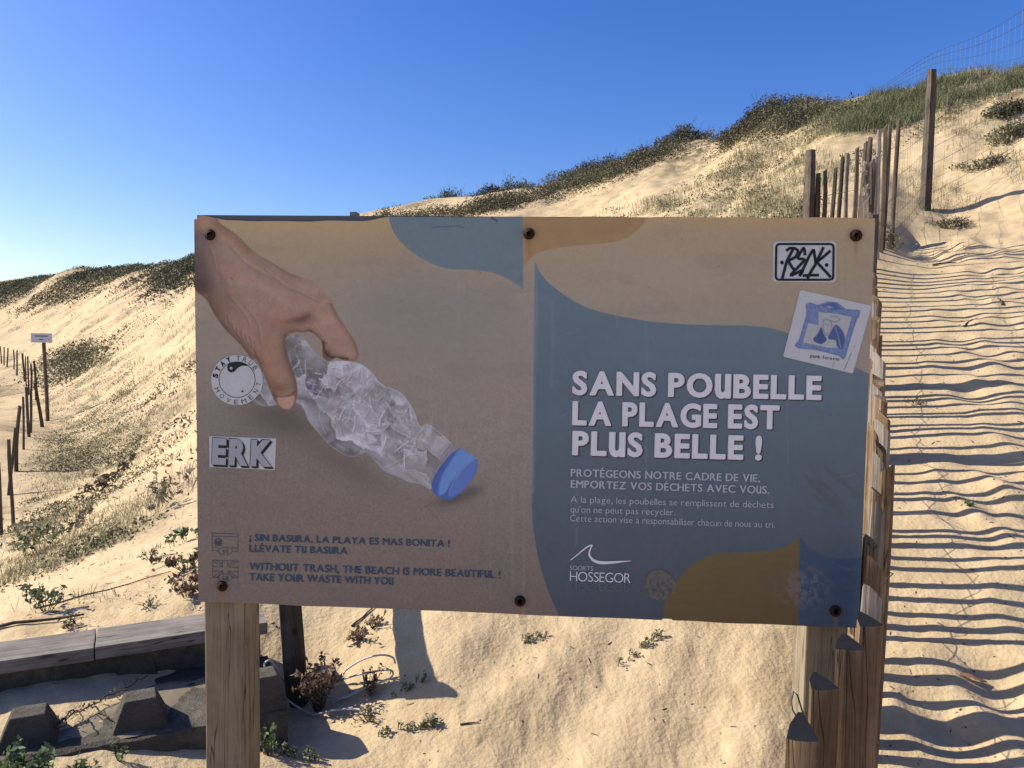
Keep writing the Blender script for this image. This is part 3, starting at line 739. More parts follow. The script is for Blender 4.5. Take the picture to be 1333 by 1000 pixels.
    p.line(smooth_line([(840, 752), (846, 744), (858, 741), (872, 746), (879, 757)]), (44, 36, 32), 1.0, 1.0, 0.7)
    mk = sstep(1.0, 0.2, np.hypot((X - 1080) / 70, (Y - 640) / 60)) * sstep(0.0, 0.3, fbm((X + Y) * 0.02, (X - Y) * 0.10, 3))
    p.blend(mk * 0.35, (60, 62, 66))
    p.blend(sstep(0.18, 0.42, fbm(X * 0.015 + 3, Y * 0.05, 4)) * 0.08, (80, 76, 74))
    for L in ([(272, 618), (315, 622), (318, 700)], [(272, 640), (290, 655), (308, 690)], [(262, 600), (268, 590)], [(268, 624), (280, 642)], [(275, 680), (276, 620)], [(1046, 655), (1068, 640), (1086, 628)], [(1060, 660), (1110, 610)], [(283, 695), (276, 712)]):
        p.line(smooth_line(L), (78, 68, 64), 0.6, 0.7, 0.45)
    for k_ in range(60):
        sx_, sy_ = rs.uniform(260, 1110), rs.uniform(300, 800); p.blob(sx_, sy_, rs.uniform(.5, 1.1), rs.uniform(.5, 1.1), (50, 44, 40), 0.5)
    for k_ in range(26):
        sx_, sy_, an = rs.uniform(262, 1110), rs.uniform(300, 800), rs.uniform(-0.5, 0.5); L_ = rs.uniform(8, 40)
        p.line([(sx_, sy_), (sx_ + L_ * math.cos(an), sy_ + L_ * math.sin(an))], (160, 155, 150) if k_ % 2 else (70, 64, 62), 0.4, 0.7, 0.22)
    for k_ in range(34):                                   # washed-down drips and sun-bleached rubs
        sx_, sy_ = rs.uniform(262, 1120), rs.uniform(290, 640); L_ = rs.uniform(30, 160)
        p.line([(sx_, sy_), (sx_ + rs.uniform(-1, 1), sy_ + L_ * .5), (sx_ + rs.uniform(-2, 2), sy_ + L_)], (150, 146, 142) if k_ % 3 else (84, 76, 70), rs.uniform(0.6, 4), 2.5, 0.10)
    p.line([(562, 296), (598, 294), (603, 296)], (40, 42, 48), 1.0, 0.8, 0.7); p.line([(640, 283), (647, 288)], (40, 40, 40), 2, 1, 0.8)
    # rust weeping under the bolts
    for bx, by in BOLTS:
        p.blob(bx, by, 9, 9, (92, 60, 40), 0.6); p.blob(bx, by + 13, 2.6, 13, (122, 82, 46), 0.8 if by > 700 and bx < 300 else 0.45)
    return np.clip(p.C * GAIN, 0.004, 0.85)
BOLTS = [(274, 306), (688.5, 304.5), (1114, 307), (289.5, 763), (677, 782.5), (1087.5, 795.5)]

def top_edge(px):
    base = 281 + (px - 253) / 886 * 3.0
    sag = 6.5 * sstep(258, 300, px) * sstep(512, 470, px)
    return base + sag + 0.8 * vnoise(px * 0.03, px * 0 + 2) + 2.0 * sstep(1060, 1000, px) * 0
def bot_edge(px): return 783 + (px - 258) / 860 * 35.0 + 0.6 * vnoise(px * 0.02, px * 0 + 8)
NU, NV = 1000, 560
uu, vv = np.meshgrid(np.linspace(0, 1, NU), np.linspace(0, 1, NV))
lx = 253.2 + 5 * vv; rx = 1139 - 21 * vv
GPX = lx + (rx - lx) * uu
GPY = top_edge(GPX) * (1 - vv) + bot_edge(GPX) * vv
pts = board_pts(GPX, GPY).reshape(-1, 3)
# the sheet lifts a little along its free edges
colr = print_colour(GPX, GPY).reshape(-1, 3)
ii = np.arange(NV - 1)[:, None] * NU + np.arange(NU - 1)[None]
F = np.stack([ii, ii + NU, ii + NU + 1, ii + 1], -1).reshape(-1, 4)
fx = GPX.ravel()[F].mean(1); fy = GPY.ravel()[F].mean(1)
keep = (np.hypot((fx - 868) / 8.5, (fy - 811) / 6.5) > 1) & (np.hypot((fx - 254) / 5, (fy - 281) / 5) > 1)
F = F[keep]
def printed_mat(name, rough=0.42):
    m, nt, b = new_mat(name, rough, 0.35)
    a = attr(nt, 'Col'); v = objcoord(nt)
    n1 = noise_node(nt, v, 60, 5, 0.6); n2 = noise_node(nt, v, 3.5, 4)
    c = mix(nt, ramp(nt, n1, [(0.35, (0.0, 0.0, 0.0)), (0.8, (0.16, 0.16, 0.16))]), a.outputs['Color'], (0.20, 0.17, 0.14))
    nt.links.new(c, b.inputs['Base Color'])
    nt.links.new(ramp(nt, n2, [(0.3, (rough - .06,) * 3), (0.7, (rough + .14,) * 3)]), b.inputs['Roughness'])
    bump(nt, b, [(n1, 0.12, 0.001)])
    return m
M['print'] = printed_mat('printed_sheet')
panel = mesh_np('printed_panel', pts, F, M['print'], sign_root, True, colr)
# backing board behind the sheet
mb = MB()
zc = board_pts([253.2, 1139], [279.6, 284.2]); zb = board_pts([258, 1118], [782, 816.5])
V = []
for dy in (0.004, 0.020):
    for (x, z) in ((zc[0, 0] + 0.004, zc[0, 2]), (zc[1, 0] - 0.004, zc[1, 2]), (zb[1, 0] - 0.004, zb[1, 2]), (zb[0, 0] + 0.004, zb[0, 2])): V.append((x, dy, z))
mb.add(V, [(0, 3, 2, 1), (4, 5, 6, 7), (0, 1, 5, 4), (1, 2, 6, 5), (2, 3, 7, 6), (3, 0, 4, 7)])
mb.build('backing_board', M['board_back'], sign_root)
# batten whose sawn end peeps over the top
q = board_pts([451.5, 460.5], [273.5, 273.5]); mb = MB(); mb.box(q[0, 0], q[1, 0], 0.022, 0.05, zb[0, 2] + 0.1, q[0, 2]); mb.build('batten', M['grey'], sign_root, bevel=0.001)
# posts
def board_post(pxl, pxr, ytop):
    a = board_pts([pxl, pxr], [900, 900]); w = a[1, 0] - a[0, 0]
    P = PO + PD * ((a[0, 0] + a[1, 0]) / 2)
    zt = zc[0, 2] - 0.03
    g = float(H(P[0], P[1])) - 0.35
    mb = MB(); n = 12
    x0, x1 = a[0, 0], a[1, 0]
    mb.box(-w / 2, w / 2, 0, 0.09, g, zt)
    o = mb.build('post', M['post'], sign_root, bevel=0.004)
    o.location = ((x0 + x1) / 2, 0.022, 0)
    return o
board_post(261, 313.5, 783); board_post(1050.5, 1106, 810)
# bolts
for bx, by in BOLTS:
    c = board_pts([bx], [by])[0]; mb = MB()
    r = 0.0125; V = []; n = 20
    for rr, dy in ((r, 0.0), (r, -0.0025), (r * 0.72, -0.005), (r * 0.45, -0.0055)):
        for k in range(n): V.append((c[0] + rr * math.cos(6.2832 * k / n), c[1] + dy, c[2] + rr * math.sin(6.2832 * k / n)))
    Fs = [(j * n + k, (j + 1) * n + k, (j + 1) * n + (k + 1) % n, j * n + (k + 1) % n) for j in range(3) for k in range(n)] + [tuple(3 * n + k for k in range(n))]
    mb.add(V, Fs); mb.build('bolt', M['rust'], sign_root, True)

# --- flat lettering
_gc = {}
def glyph(ch, bold):
    k = (ch, bold)
    if k not in _gc:
        cu = bpy.data.curves.new('glyph', 'FONT'); cu.body = ch; cu.size = 1.0; cu.offset = bold; cu.resolution_u = 4; cu.fill_mode = 'FRONT'
        ob = bpy.data.objects.new('glyph', cu); col.objects.link(ob)
        dg = bpy.context.evaluated_depsgraph_get(); dg.update()
        me = bpy.data.meshes.new_from_object(ob.evaluated_get(dg))
        V = np.array([v.co[:2] for v in me.vertices]).reshape(-1, 2); Fc = [tuple(p.vertices) for p in me.polygons]
        bpy.data.objects.remove(ob); bpy.data.curves.remove(cu); bpy.data.meshes.remove(me)
        _gc[k] = (V, Fc)
    return _gc[k]
def text_layout(s, bold, track, big_u=False, stem=0.0):
    capH = glyph('H', bold)[0][:, 1].max(); xh = glyph('x', bold)[0][:, 1].max()
    x = 0; V = []; Fc = []
    for ch in s:
        if ch == ' ': x += 0.27 + track; continue
        src = ch; sy = 1.0
        if big_u and ch == 'U': src = 'u'; sy = capH / xh
        gv, gf = glyph(src, bold)
        gv = gv.copy(); w = gv[:, 0].max() - gv[:, 0].min(); gv[:, 0] -= gv[:, 0].min(); gv[:, 1] *= sy
        if sy != 1: gv[:, 0] *= 1.12; w *= 1.12
        if ch == "'": pass
        n = len(V); V += [(a + x, b_) for a, b_ in gv]; Fc += [tuple(i + n for i in f) for f in gf]
        x += w + 0.075 + track
    V = np.array(V); V[:, 0] /= V[:, 0].max(); V[:, 1] /= capH
    return V, Fc
def letters(name, s, p0, p1, cap, mat, parent, bold=0.0, track=0.0, off=0.0012, shift=(0, 0), big_u=False, flip=False, shear=0.0, fat=()):
    """baseline from p0 to p1 in photo pixels, cap = letter height"""
    V, Fc = text_layout(s, bold, track, big_u)
    if flip: V[:, 1] = -V[:, 1]
    e = np.array(p1, float) - p0; L = np.linalg.norm(e); up = np.array([e[1], -e[0]]) / L * cap
    q = np.array(p0, float) + V[:, :1] * e + V[:, 1:] * up + V[:, 1:] * (e / L) * shear * cap + np.array(shift)
    P = board_pts(q[:, 0], q[:, 1], off)
    if flip: Fc = [tuple(reversed(f)) for f in Fc]
    mb = MB(); mb.add(P, Fc)
    for i, (fx_, fy_) in enumerate(fat): mb.add(board_pts(q[:, 0] + fx_, q[:, 1] + fy_, off + 0.00012 * (i + 1)), Fc)
    return mb.build(name, mat, parent)
def ribbon(mb, pts_, w, off=0.0012):
    P = np.array(pts_, float); T = np.gradient(P, axis=0); T /= np.linalg.norm(T, axis=1)[:, None] + 1e-9
    ww = np.broadcast_to(np.asarray(w, float), (len(P),))[:, None]
    Nn = np.stack([-T[:, 1], T[:, 0]], 1); a = P + Nn * ww / 2; b_ = P - Nn * ww / 2
    A_ = board_pts(a[:, 0], a[:, 1], off); B_ = board_pts(b_[:, 0], b_[:, 1], off); n = len(P)
    mb.add(np.concatenate([A_, B_]), [(i, i + 1, n + i + 1, n + i) for i in range(n - 1)])
def disc(mb, x, y, r, off, n=24, r2=None):
    t = np.arange(n) * 2 * math.pi / n
    P = board_pts(x + r * np.cos(t), y + (r2 or r) * np.sin(t), off); mb.add(P, [tuple(range(n))])
def flat_poly(mb, P, off):
    P = np.array(P, float); mb.add(board_pts(P[:, 0], P[:, 1], off), [tuple(range(len(P)))])
def flatmat(name, c, rough=0.45): 
    m, nt, b = new_mat(name, rough, 0.35)
    v = objcoord(nt); n1 = noise_node(nt, v, 25, 5, 0.65)
    nt.links.new(mix(nt, ramp(nt, n1, [(0.4, (0, 0, 0)), (0.75, (0.35, 0.35, 0.35))]), c, tuple(q * 0.72 for q in c)), b.inputs['Base Color'])
    return m
M['ink_white'] = flatmat('white_lettering', (0.78, 0.78, 0.80))
M['ink_soft'] = flatmat('thin_white_lettering', (0.50, 0.52, 0.58))
M['ink_dim'] = flatmat('faded_mirror_lettering', (0.13, 0.155, 0.18))
M['ink_shadow'] = flatmat('dark_drop_shadow', (0.045, 0.045, 0.065))
M['ink_blue'] = flatmat('slate_blue_lettering', (0.035, 0.075, 0.14))
M['ink_line'] = flatmat('thin_blue_line', (0.045, 0.07, 0.11))
M['ink_black'] = flatmat('black_marker', (0.010, 0.011, 0.016))
M['sticker'] = flatmat('sticker_paper', (0.58, 0.60, 0.60))
HEAD = [('SANS POUBELLE', (745.6, 512.6), (1067.9, 519.3), 29.5), ('LA PLAGE EST', (745.6, 552), (1013, 557.6), 29.5), ('PLUS BELLE !', (745.4, 591), (990.5, 597.8), 29.8)]
for s, a, b_, c in HEAD:
    letters('headline_shadow', s, a, b_, c, M['ink_shadow'], panel, 0.026, 0.035, 0.0006, (1.5, 1.6), True, fat=((1.0, 0), (-1.0, 0), (0, 0.6)))
    letters('headline_lettering', s, a, b_, c, M['ink_white'], panel, 0.026, 0.035, 0.0014, (0, 0), True, fat=((0.9, 0), (-0.9, 0), (0, 0.5), (0, -0.5)))
for s, a, b_, c in [('PROTÉGEONS NOTRE CADRE DE VIE,', (743, 620), (989, 627.2), 9.6), ('EMPORTEZ VOS DÉCHETS AVEC VOUS.', (743, 634.6), (1001, 642.6), 9.6)]:
    letters('slogan_lettering', s, a, b_, c, M['ink_soft'], panel, 0.0, 0.05, 0.0012, (0, 0), True, fat=((0.35, 0), (-0.35, 0), (0, .2)))
for s, a, b_, c in [('A la plage, les poubelles se remplissent de déchets', (742.7, 654), (1006.7, 661.4), 8.4), ("qu'on ne peut pas recycler.", (742.5, 667), (879, 670.8), 8.4),
                    ('Cette action vise à responsabiliser chacun de nous au tri.', (742, 678.6), (1008.6, 687.2), 8.4)]:
    letters('small_lettering', s, a, b_, c, M['ink_soft'], panel, -0.006, 0.02, 0.0012)
for s, a, b_, c in [('¡ SIN BASURA, LA PLAYA ES MAS BONITA !', (325, 703.8), (585, 712), 8.6), ('LLÉVATE TU BASURA', (325, 718), (451.7, 721.6), 8.8),
                    ('WITHOUT TRASH, THE BEACH IS MORE BEAUTIFUL !', (325, 741.5), (651, 752.6), 9.2), ('TAKE YOUR WASTE WITH YOU', (325, 755.2), (511.5, 761.4), 9.2)]:
    letters('translation_lettering', s, a, b_, c, M['ink_blue'], panel, 0.0, 0.035, 0.0012, (0, 0), True, fat=((0.4, 0), (-0.4, 0), (0, .25)))
letters('town_lettering', 'SOORTS', (741.8, 742), (771.8, 743.2), 5.8, M['ink_soft'], panel, -0.004, 0.0)
letters('town_lettering', 'HOSSEGOR', (741.7, 756.4), (820.8, 759.2), 12.4, M['ink_white'], panel, -0.010, -0.01)
letters('mirrored_town_lettering', 'HOSSEGOR', (741.7, 757.8), (820.8, 760.6), 9.5, M['ink_dim'], panel, -0.010, -0.01, flip=True)
def L7(P): return [(730 + x / 7.84, 700 + y / 7.84) for x, y in P]
mb = MB(); ribbon(mb, smooth_line(L7([(98, 230), (150, 190), (215, 135), (270, 95), (318, 74)]), 5), np.linspace(1.0, 2.3, 21))
pw = smooth_line(L7([(322, 72), (305, 110), (290, 165), (318, 218), (380, 250), (460, 256), (560, 250), (640, 243), (718, 238)]), 5)
tw = np.interp(np.linspace(0, 1, len(pw)), [0, .15, .35, .55, .7, .85, 1], [1.6, 1.8, 3.0, 4.2, 3.4, 2.0, 0.6]); ribbon(mb, pw, tw)
mb.build('wave_emblem', M['ink_white'], panel)
# language flags in thin line
def F8(P): return [(260 + x / 6.348, 680 + y / 6.348) for x, y in P]
mb = MB()
for L in ([(103, 90), (316, 96)], [(316, 96), (316, 240)], [(103, 90), (103, 232)], [(103, 232), (152, 236)], [(268, 240), (316, 240)], [(103, 114), (316, 120)], [(103, 205), (155, 208)], [(262, 210), (316, 212)]):
    ribbon(mb, np.linspace(F8(L)[0], F8(L)[1], 5), 0.55)
t_ = np.linspace(0, 2 * math.pi, 33); ribbon(mb, F8([(212 + 57 * math.cos(a), 238 + 32 * math.sin(a)) for a in t_]), 0.55)
for x_ in (130, 142, 153, 164, 176): ribbon(mb, np.linspace(F8([(x_, 150)])[0], F8([(x_, 195)])[0], 4), 0.9)
ribbon(mb, smooth_line(F8([(122, 160), (140, 140), (155, 132), (168, 140), (186, 162)])), 1.0); ribbon(mb, F8([(122, 172), (150, 168), (186, 174)]), 0.8)
mb.build('spanish_flag_outline', M['ink_line'], panel)
letters('flag_lettering', 'ES', (290.2, 720.2), (297.0, 720.4), 4.6, M['ink_line'], panel, 0.004, 0.04)
mb = MB()
for L in ([(108, 312), (318, 318)], [(318, 318), (318, 462)], [(108, 312), (108, 456)], [(108, 456), (155, 458)], [(270, 460), (318, 462)],
          [(108, 366), (190, 368)], [(190, 368), (190, 314)], [(232, 368), (318, 372)], [(232, 368), (232, 316)], [(108, 402), (190, 404)], [(190, 404), (190, 425)], [(232, 404), (318, 408)], [(232, 404), (232, 425)],
          [(108, 316), (188, 364)], [(140, 314), (190, 344)], [(318, 320), (240, 366)], [(290, 318), (234, 350)], [(108, 452), (186, 406)], [(135, 456), (188, 424)], [(318, 458), (238, 408)], [(290, 460), (236, 426)]):
    ribbon(mb, np.linspace(F8(L)[0], F8(L)[1], 5), 0.55)
ribbon(mb, F8([(212 + 57 * math.cos(a), 458 + 32 * math.sin(a)) for a in t_]), 0.55)
mb.build('british_flag_outline', M['ink_line'], panel)
letters('flag_lettering', 'GB', (289.4, 754.8), (298, 755.2), 4.6, M['ink_line'], panel, 0.006, 0.03)

# --- stickers: raised sheets of their own with printed drawing
def sticker(name, label, outline, off=0.0010, mat=None):
    mb = MB(); flat_poly(mb, outline, off); flat_poly(mb, outline[::-1], 0.0004)
    n = len(outline); mb.f += [(i, (i + 1) % n, 2 * n - 1 - (i + 1) % n, 2 * n - 1 - i) for i in range(n)]
    o = mb.build(name, mat or M['sticker'], sign_root); o['label'] = label; return o
def rrect(P, r=4):
    P = np.array(P, float); out = []
    for i in range(len(P)):
        a, b_, c = P[i - 1], P[i], P[(i + 1) % len(P)]
        u = (a - b_) / np.linalg.norm(a - b_); v = (c - b_) / np.linalg.norm(c - b_)
        for t in np.linspace(0, 1, 5):
            q = (1 - t) ** 2 * (b_ + u * r) + 2 * t * (1 - t) * b_ + t * t * (b_ + v * r); out.append(tuple(q))
    return out[::-1]
# black tag sticker, top right
def K5(P): return [(990 + x / 11.1, 300 + y / 11.1) for x, y in P]
st = sticker('sticker', 'white rounded sticker with a black marker tag', rrect(K5([(178, 160), (1092, 160), (1088, 755), (170, 745)]), 6))
mb = MB()
fr = np.array(rrect(K5([(225, 200), (1050, 200), (1045, 715), (215, 715)]), 5)); fr = np.concatenate([fr, fr[:1]])
ribbon(mb, fr, 3.0, 0.0016)
for L in ([(365, 300), (420, 262), (500, 268), (535, 310), (500, 385), (400, 440)], [(465, 275), (420, 360), (375, 455), (345, 560), (310, 700)], [(400, 450), (440, 520), (480, 570)],
          [(640, 365), (622, 262), (580, 310), (535, 405), (630, 425), (560, 510), (430, 655), (600, 580), (555, 665)], [(560, 660), (640, 500), (700, 370), (762, 275)], [(762, 275), (775, 370), (790, 480), (740, 570), (672, 700)],
          [(905, 245), (860, 340), (790, 480)], [(1005, 295), (920, 370), (815, 455)], [(800, 455), (900, 560), (1010, 680)], [(605, 658), (700, 650), (840, 650)]):
    ribbon(mb, smooth_line(K5(L), 5), 3.7, 0.0018)
mb.build('marker_tag', M['ink_black'], st)
for x_, y_ in K5([(305, 467), (950, 502)]):
    mb = MB(); disc(mb, x_, y_, 2.4, 0.0018); mb.build('marker_dot', M['ink_black'], st)
# block letter sticker, left
st = sticker('sticker', 'grey rectangular sticker with three block letters', [(272.6, 567.8), (273, 608.0), (357.8, 612.0), (359.5, 571.0)][::-1])
def er(name, dx, dy, bold, mat, off): return letters(name, 'ERK', (276.2 + dx, 602.0 + dy), (354.2 + dx, 605.2 + dy), 32.0, mat, st, bold, 0.02, off)
for q_, (dx, dy) in enumerate(((-0.9, -0.8), (0.9, 0.9), (1.8, 1.8), (2.6, 2.5))): er('letter_shadow', dx, dy, 0.072, M['ink_black'], 0.0014 + q_ * 0.0002)
er('block_lettering', 0, 0, 0.060, flatmat('grey_block_letters', (0.40, 0.41, 0.45)), 0.0026)
# round sticker
t40 = np.linspace(0, 2 * math.pi, 48, endpoint=False)
st = sticker('sticker', 'round white yin yang sticker under the printed thumb', [(308.8 + 33.6 * math.cos(a), 495 - 32.6 * math.sin(a)) for a in t40])
mb = MB(); tt_ = np.linspace(0, 2 * math.pi, 49); ribbon(mb, [(309 + 23.4 * math.cos(a), 494.3 + 23.2 * math.sin(a)) for a in tt_], 0.7, 0.0016)
mb.build('ring_line', M['ink_black'], st)
def Y3(P): return [(260 + x / 11.1, 450 + y / 11.1) for x, y in P]
mb = MB(); flat_poly(mb, smooth_poly(Y3([(405, 300), (440, 250), (530, 232), (620, 245), (700, 292), (620, 290), (560, 320), (510, 370), (460, 387), (415, 360)]), 4)[::-1], 0.0017); mb.build('yin_yang_mark', M['ink_black'], st)
mb = MB(); x_, y_ = Y3([(462, 325)])[0]; disc(mb, x_, y_, 1.8, 0.0022); mb.build('yin_yang_eye', M['sticker'], st)
mb = MB(); x_, y_ = Y3([(622, 660)])[0]; disc(mb, x_, y_, 1.4, 0.0018); mb.build('yin_yang_dot', M['ink_black'], st)
def arc_text(s, cx, cy, r, a0, a1, cap, mat, bold, inner=False, name='ring_lettering'):
    for ch, a in zip(s, np.linspace(a0, a1, len(s))):
        if ch == ' ': continue
        a = math.radians(a); u = np.array([math.cos(a), -math.sin(a)])               # radial, image space
        tvec = np.array([math.sin(a), math.cos(a)]) if not inner else np.array([-math.sin(a), -math.cos(a)])
        c = np.array([cx, cy]) + u * r; w = cap * (0.78 if ch not in 'MW' else 1.0)
        p0 = c - tvec * w / 2; p1 = c + tvec * w / 2
        letters(name, ch, tuple(p0), tuple(p1), cap, mat, st, bold, 0, 0.0017)
M['ink_faint'] = flatmat('worn_black_print', (0.10, 0.10, 0.12))
arc_text('STAY', 308.8, 495, 25.4, 168, 112, 6.6, M['ink_black'], 0.05)
arc_text('TRUE', 308.8, 495, 25.4, 86, 34, 6.2, M['ink_faint'], 0.0)
arc_text('MOVEMENT', 308.8, 495, 31.6, 206, 350, 6.0, M['ink_faint'], -0.004, True)
# framed portrait sticker
def P6(P): return [(1010 + x / 8.33, 370 + y / 8.33) for x, y in P]
out = rrect(P6([(262, 62), (1035, 235), (830, 970), (75, 785)]), 3)
st = sticker('sticker', 'tilted white sticker with a blue framed portrait', out)
gx, gy = np.meshgrid(np.linspace(0, 1, 150), np.linspace(0, 1, 150))
c00, c10, c11, c01 = [np.array(q) for q in P6([(205, 172), (925, 172 + 40), (800, 850), (190, 830)])]
GX_ = (c00[0] * (1 - gx) + c10[0] * gx) * (1 - gy) + (c01[0] * (1 - gx) + c11[0] * gx) * gy
GY_ = (c00[1] * (1 - gx) + c10[1] * gx) * (1 - gy) + (c01[1] * (1 - gx) + c11[1] * gx) * gy
sp = Paint(GX_, GY_); sp.fill((148, 149, 156))
OUT = P6([(325, 225), (360, 205), (450, 232), (620, 178), (750, 275), (860, 285), (912, 290), (905, 330), (868, 385), (800, 590), (745, 790), (725, 812), (690, 775), (560, 740), (400, 705), (240, 690), (208, 665), (255, 600), (300, 440), (335, 330)])
INN = P6([(455, 300), (640, 318), (820, 352), (775, 520), (715, 700), (560, 690), (430, 665), (285, 635), (345, 420), (455, 440)])
sp.poly(OUT, (96, 112, 152), 0.5); sp.line(OUT + OUT[:1], (64, 84, 136), 1.0, 0.5, 0.9)
sp.C *= (1 + 0.25 * fbm(GX_ * 0.4, GY_ * 0.4, 3))[..., None]
sp.poly(INN, (150, 151, 158), 0.5); sp.line(INN + INN[:1], (70, 88, 136), 0.6, 0.5, 0.8)
sp.poly(P6([(480, 232), (620, 192), (720, 270), (600, 285)]), (60, 80, 132), 0.5, 0.9); sp.blob(*P6([(575, 250)])[0], 4, 1.6, (140, 146, 165), 0.9, 0.15)
NAVY = (52, 68, 112)
sp.poly(smooth_poly(P6([(490, 465), (440, 540), (400, 600), (445, 640), (500, 645), (545, 600), (510, 530)])), NAVY, 0.5)
sp.poly(smooth_poly(P6([(600, 500), (640, 440), (700, 480), (745, 580), (715, 700), (660, 680), (640, 610), (560, 590)])), (62, 78, 124), 0.6)
sp.line(P6([(640, 460), (670, 560), (700, 690)]), (130, 138, 160), 0.9, 0.5, 0.8); sp.line(P6([(470, 490), (430, 570)]), (140, 146, 160), 0.8, 0.5, 0.8)
sp.poly(smooth_poly(P6([(500, 395), (560, 378), (605, 420), (592, 520), (555, 565), (515, 530)])), (118, 122, 142), 0.6); sp.poly(smooth_poly(P6([(515, 410), (560, 395), (592, 425), (580, 515), (553, 548), (525, 520)])), (152, 150, 156), 0.6); sp.blob(*P6([(535, 440)])[0], .8, .5, (60, 70, 108), 0.9); sp.blob(*P6([(572, 444)])[0], .8, .5, (60, 70, 108), 0.9)
sp.line(smooth_line(P6([(590, 350), (650, 355), (690, 385), (640, 410), (590, 395)])), (70, 80, 118), 1.0, 0.6, 0.8)
sp.line(P6([(555, 430), (552, 500)]), (90, 98, 128), 0.7, 0.5, 0.6); sp.line(P6([(530, 530), (575, 532)]), (70, 76, 110), 0.7, 0.5, 0.6); sp.line(P6([(520, 440), (540, 438)]), (80, 88, 120), 0.7, 0.5, 0.6)
sp.line(P6([(500, 380), (590, 378)]), (110, 118, 146), 0.9, 0.6, 0.5)
V = board_pts(GX_, GY_, 0.0016).reshape(-1, 3)
jj = np.arange(149)[:, None] * 150 + np.arange(149)[None]; Fq = np.stack([jj, jj + 150, jj + 151, jj + 1], -1).reshape(-1, 4)
fxc = GX_.ravel()[Fq].mean(1); fyc = GY_.ravel()[Fq].mean(1); Fq = Fq[poly_sd(fxc, fyc, OUT) < 1.0]
mesh_np('portrait_drawing', V, Fq, M['print'], st, True, np.clip(sp.C * GAIN, 0, .9).reshape(-1, 3))
letters('caption_lettering', 'punk forever', P6([(368, 793)])[0], P6([(688, 832)])[0], 4.4, M['ink_black'], st, 0.004, 0.03, 0.0018)
mb = MB(); ribbon(mb, P6([(632, 838), (620, 870), (603, 905)]), 0.4, 0.0018); ribbon(mb, P6([(815, 745), (770, 850), (735, 930)]), 0.5, 0.0018); ribbon(mb, P6([(850, 665), (840, 690)]), 0.5, 0.0018); mb.build('paper_crease', M['ink_faint'], st)
# ------------------------------------------------------------------ fences
def picket_mesh(seed, n=9, seg=9, w=0.046, d=0.026, bend=0.012, tilt=None):
    """split chestnut pale of unit height, base at the origin"""
    r = np.random.default_rng(seed)
    ang = np.linspace(0, 2 * math.pi, n, endpoint=False) + r.uniform(-.15, .15, n)
    rad = 1 + r.uniform(-.16, .16, n)
    V = []; F = []
    ph, ph2 = r.uniform(0, 6), r.uniform(0, 6)
    slope = r.uniform(-0.018, 0.018) if tilt is None else tilt; sl2 = r.uniform(-0.012, 0.012)
    for i in range(seg + 1):
        t = i / seg; k = 1 - 0.10 * t + 0.05 * math.sin(5 * t + ph)
        cx = bend * math.sin(2.6 * t + ph) - bend * math.sin(ph); cy = bend * 0.6 * math.sin(3.4 * t + ph2) - bend * .6 * math.sin(ph2)
        for a, q in zip(ang, rad):
            ca, sa = math.cos(a), math.sin(a)
            sx = math.copysign(abs(ca) ** 0.75, ca); sy = math.copysign(abs(sa) ** 0.8, sa)
            x = sx * w / 2 * q * k; y = sy * d / 2 * q * k
            if i == seg: x *= 0.93; y *= 0.9
            V.append((x + cx, y + cy, t + (slope * sx + sl2 * sy if i == seg else 0)))
    for i in range(seg):
        for k in range(n): F.append((i * n + k, i * n + (k + 1) % n, (i + 1) * n + (k + 1) % n, (i + 1) * n + k))
    F.append(tuple(seg * n + k for k in range(n)))
    me = bpy.data.meshes.new('picket'); me.from_pydata(V, [], F); me.update()
    me.materials.append(M['picket'])
    return me
PM = [picket_mesh(40 + k) for k in range(7)]
PF = [picket_mesh(60 + k) for k in range(4)]
for k, me in enumerate(PF): me.materials.clear(); me.materials.append(M['old'] if k else M['grey'])  # darker wood paints the backlit shade of the far pales
def put_picket(parent, x, y, ztop, hgt, variant, rz=0.0, lean=(0, 0), mat=None, scale=1.0, name='picket'):
    o = bpy.data.objects.new(name, variant)
    o.location = (x, y, ztop - hgt); o.scale = (scale, scale, hgt)
    o.rotation_euler = (lean[0], lean[1], rz); o.parent = parent
    n = len(variant.vertices); k = variant.polygons[-1].vertices
    c = sum((variant.vertices[i].co for i in k), Vector()) / len(k)          # centre of the sawn top
    c = o.rotation_euler.to_matrix() @ Vector((c.x * scale, c.y * scale, c.z * hgt))
    o.location = (x - c.x, y - c.y, ztop - c.z)
    col.objects.link(o)
    return o

def wedge_mesh(seed, w=0.046, d=0.04, cut=0.034):
    """pale split as a wedge: flat face to the viewer, slanting sawn end"""
    r = np.random.default_rng(seed); V = []; F = []; seg = 12
    sec = [(-.5, -.5), (-.2, -.54), (.15, -.52), (.5, -.46), (.34, 0.0), (.06, .5), (-.06, .5), (-.36, .02)]; n = len(sec)
    ph = r.uniform(0, 6)
    for i in range(seg + 1):
        t = i / seg
        for (a, b_) in sec:
            zz = t + (cut / 1.15 * (b_ + .5) if i == seg else 0)
            V.append((a * w * (1 + 0.05 * math.sin(7 * t + ph + a)) + 0.006 * math.sin(3 * t + ph), b_ * d + 0.003 * math.sin(5 * t + ph), zz))
    for i in range(seg):
        for k in range(n): F.append((i * n + k, i * n + (k + 1) % n, (i + 1) * n + (k + 1) % n, (i + 1) * n + k))
    F.append(tuple(seg * n + k for k in range(n)))
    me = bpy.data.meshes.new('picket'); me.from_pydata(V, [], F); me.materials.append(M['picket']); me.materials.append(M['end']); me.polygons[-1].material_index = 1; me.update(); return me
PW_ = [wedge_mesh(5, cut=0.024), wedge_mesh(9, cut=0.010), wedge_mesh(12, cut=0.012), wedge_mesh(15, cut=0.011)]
PG = [picket_mesh(44 + k) for k in range(3)]
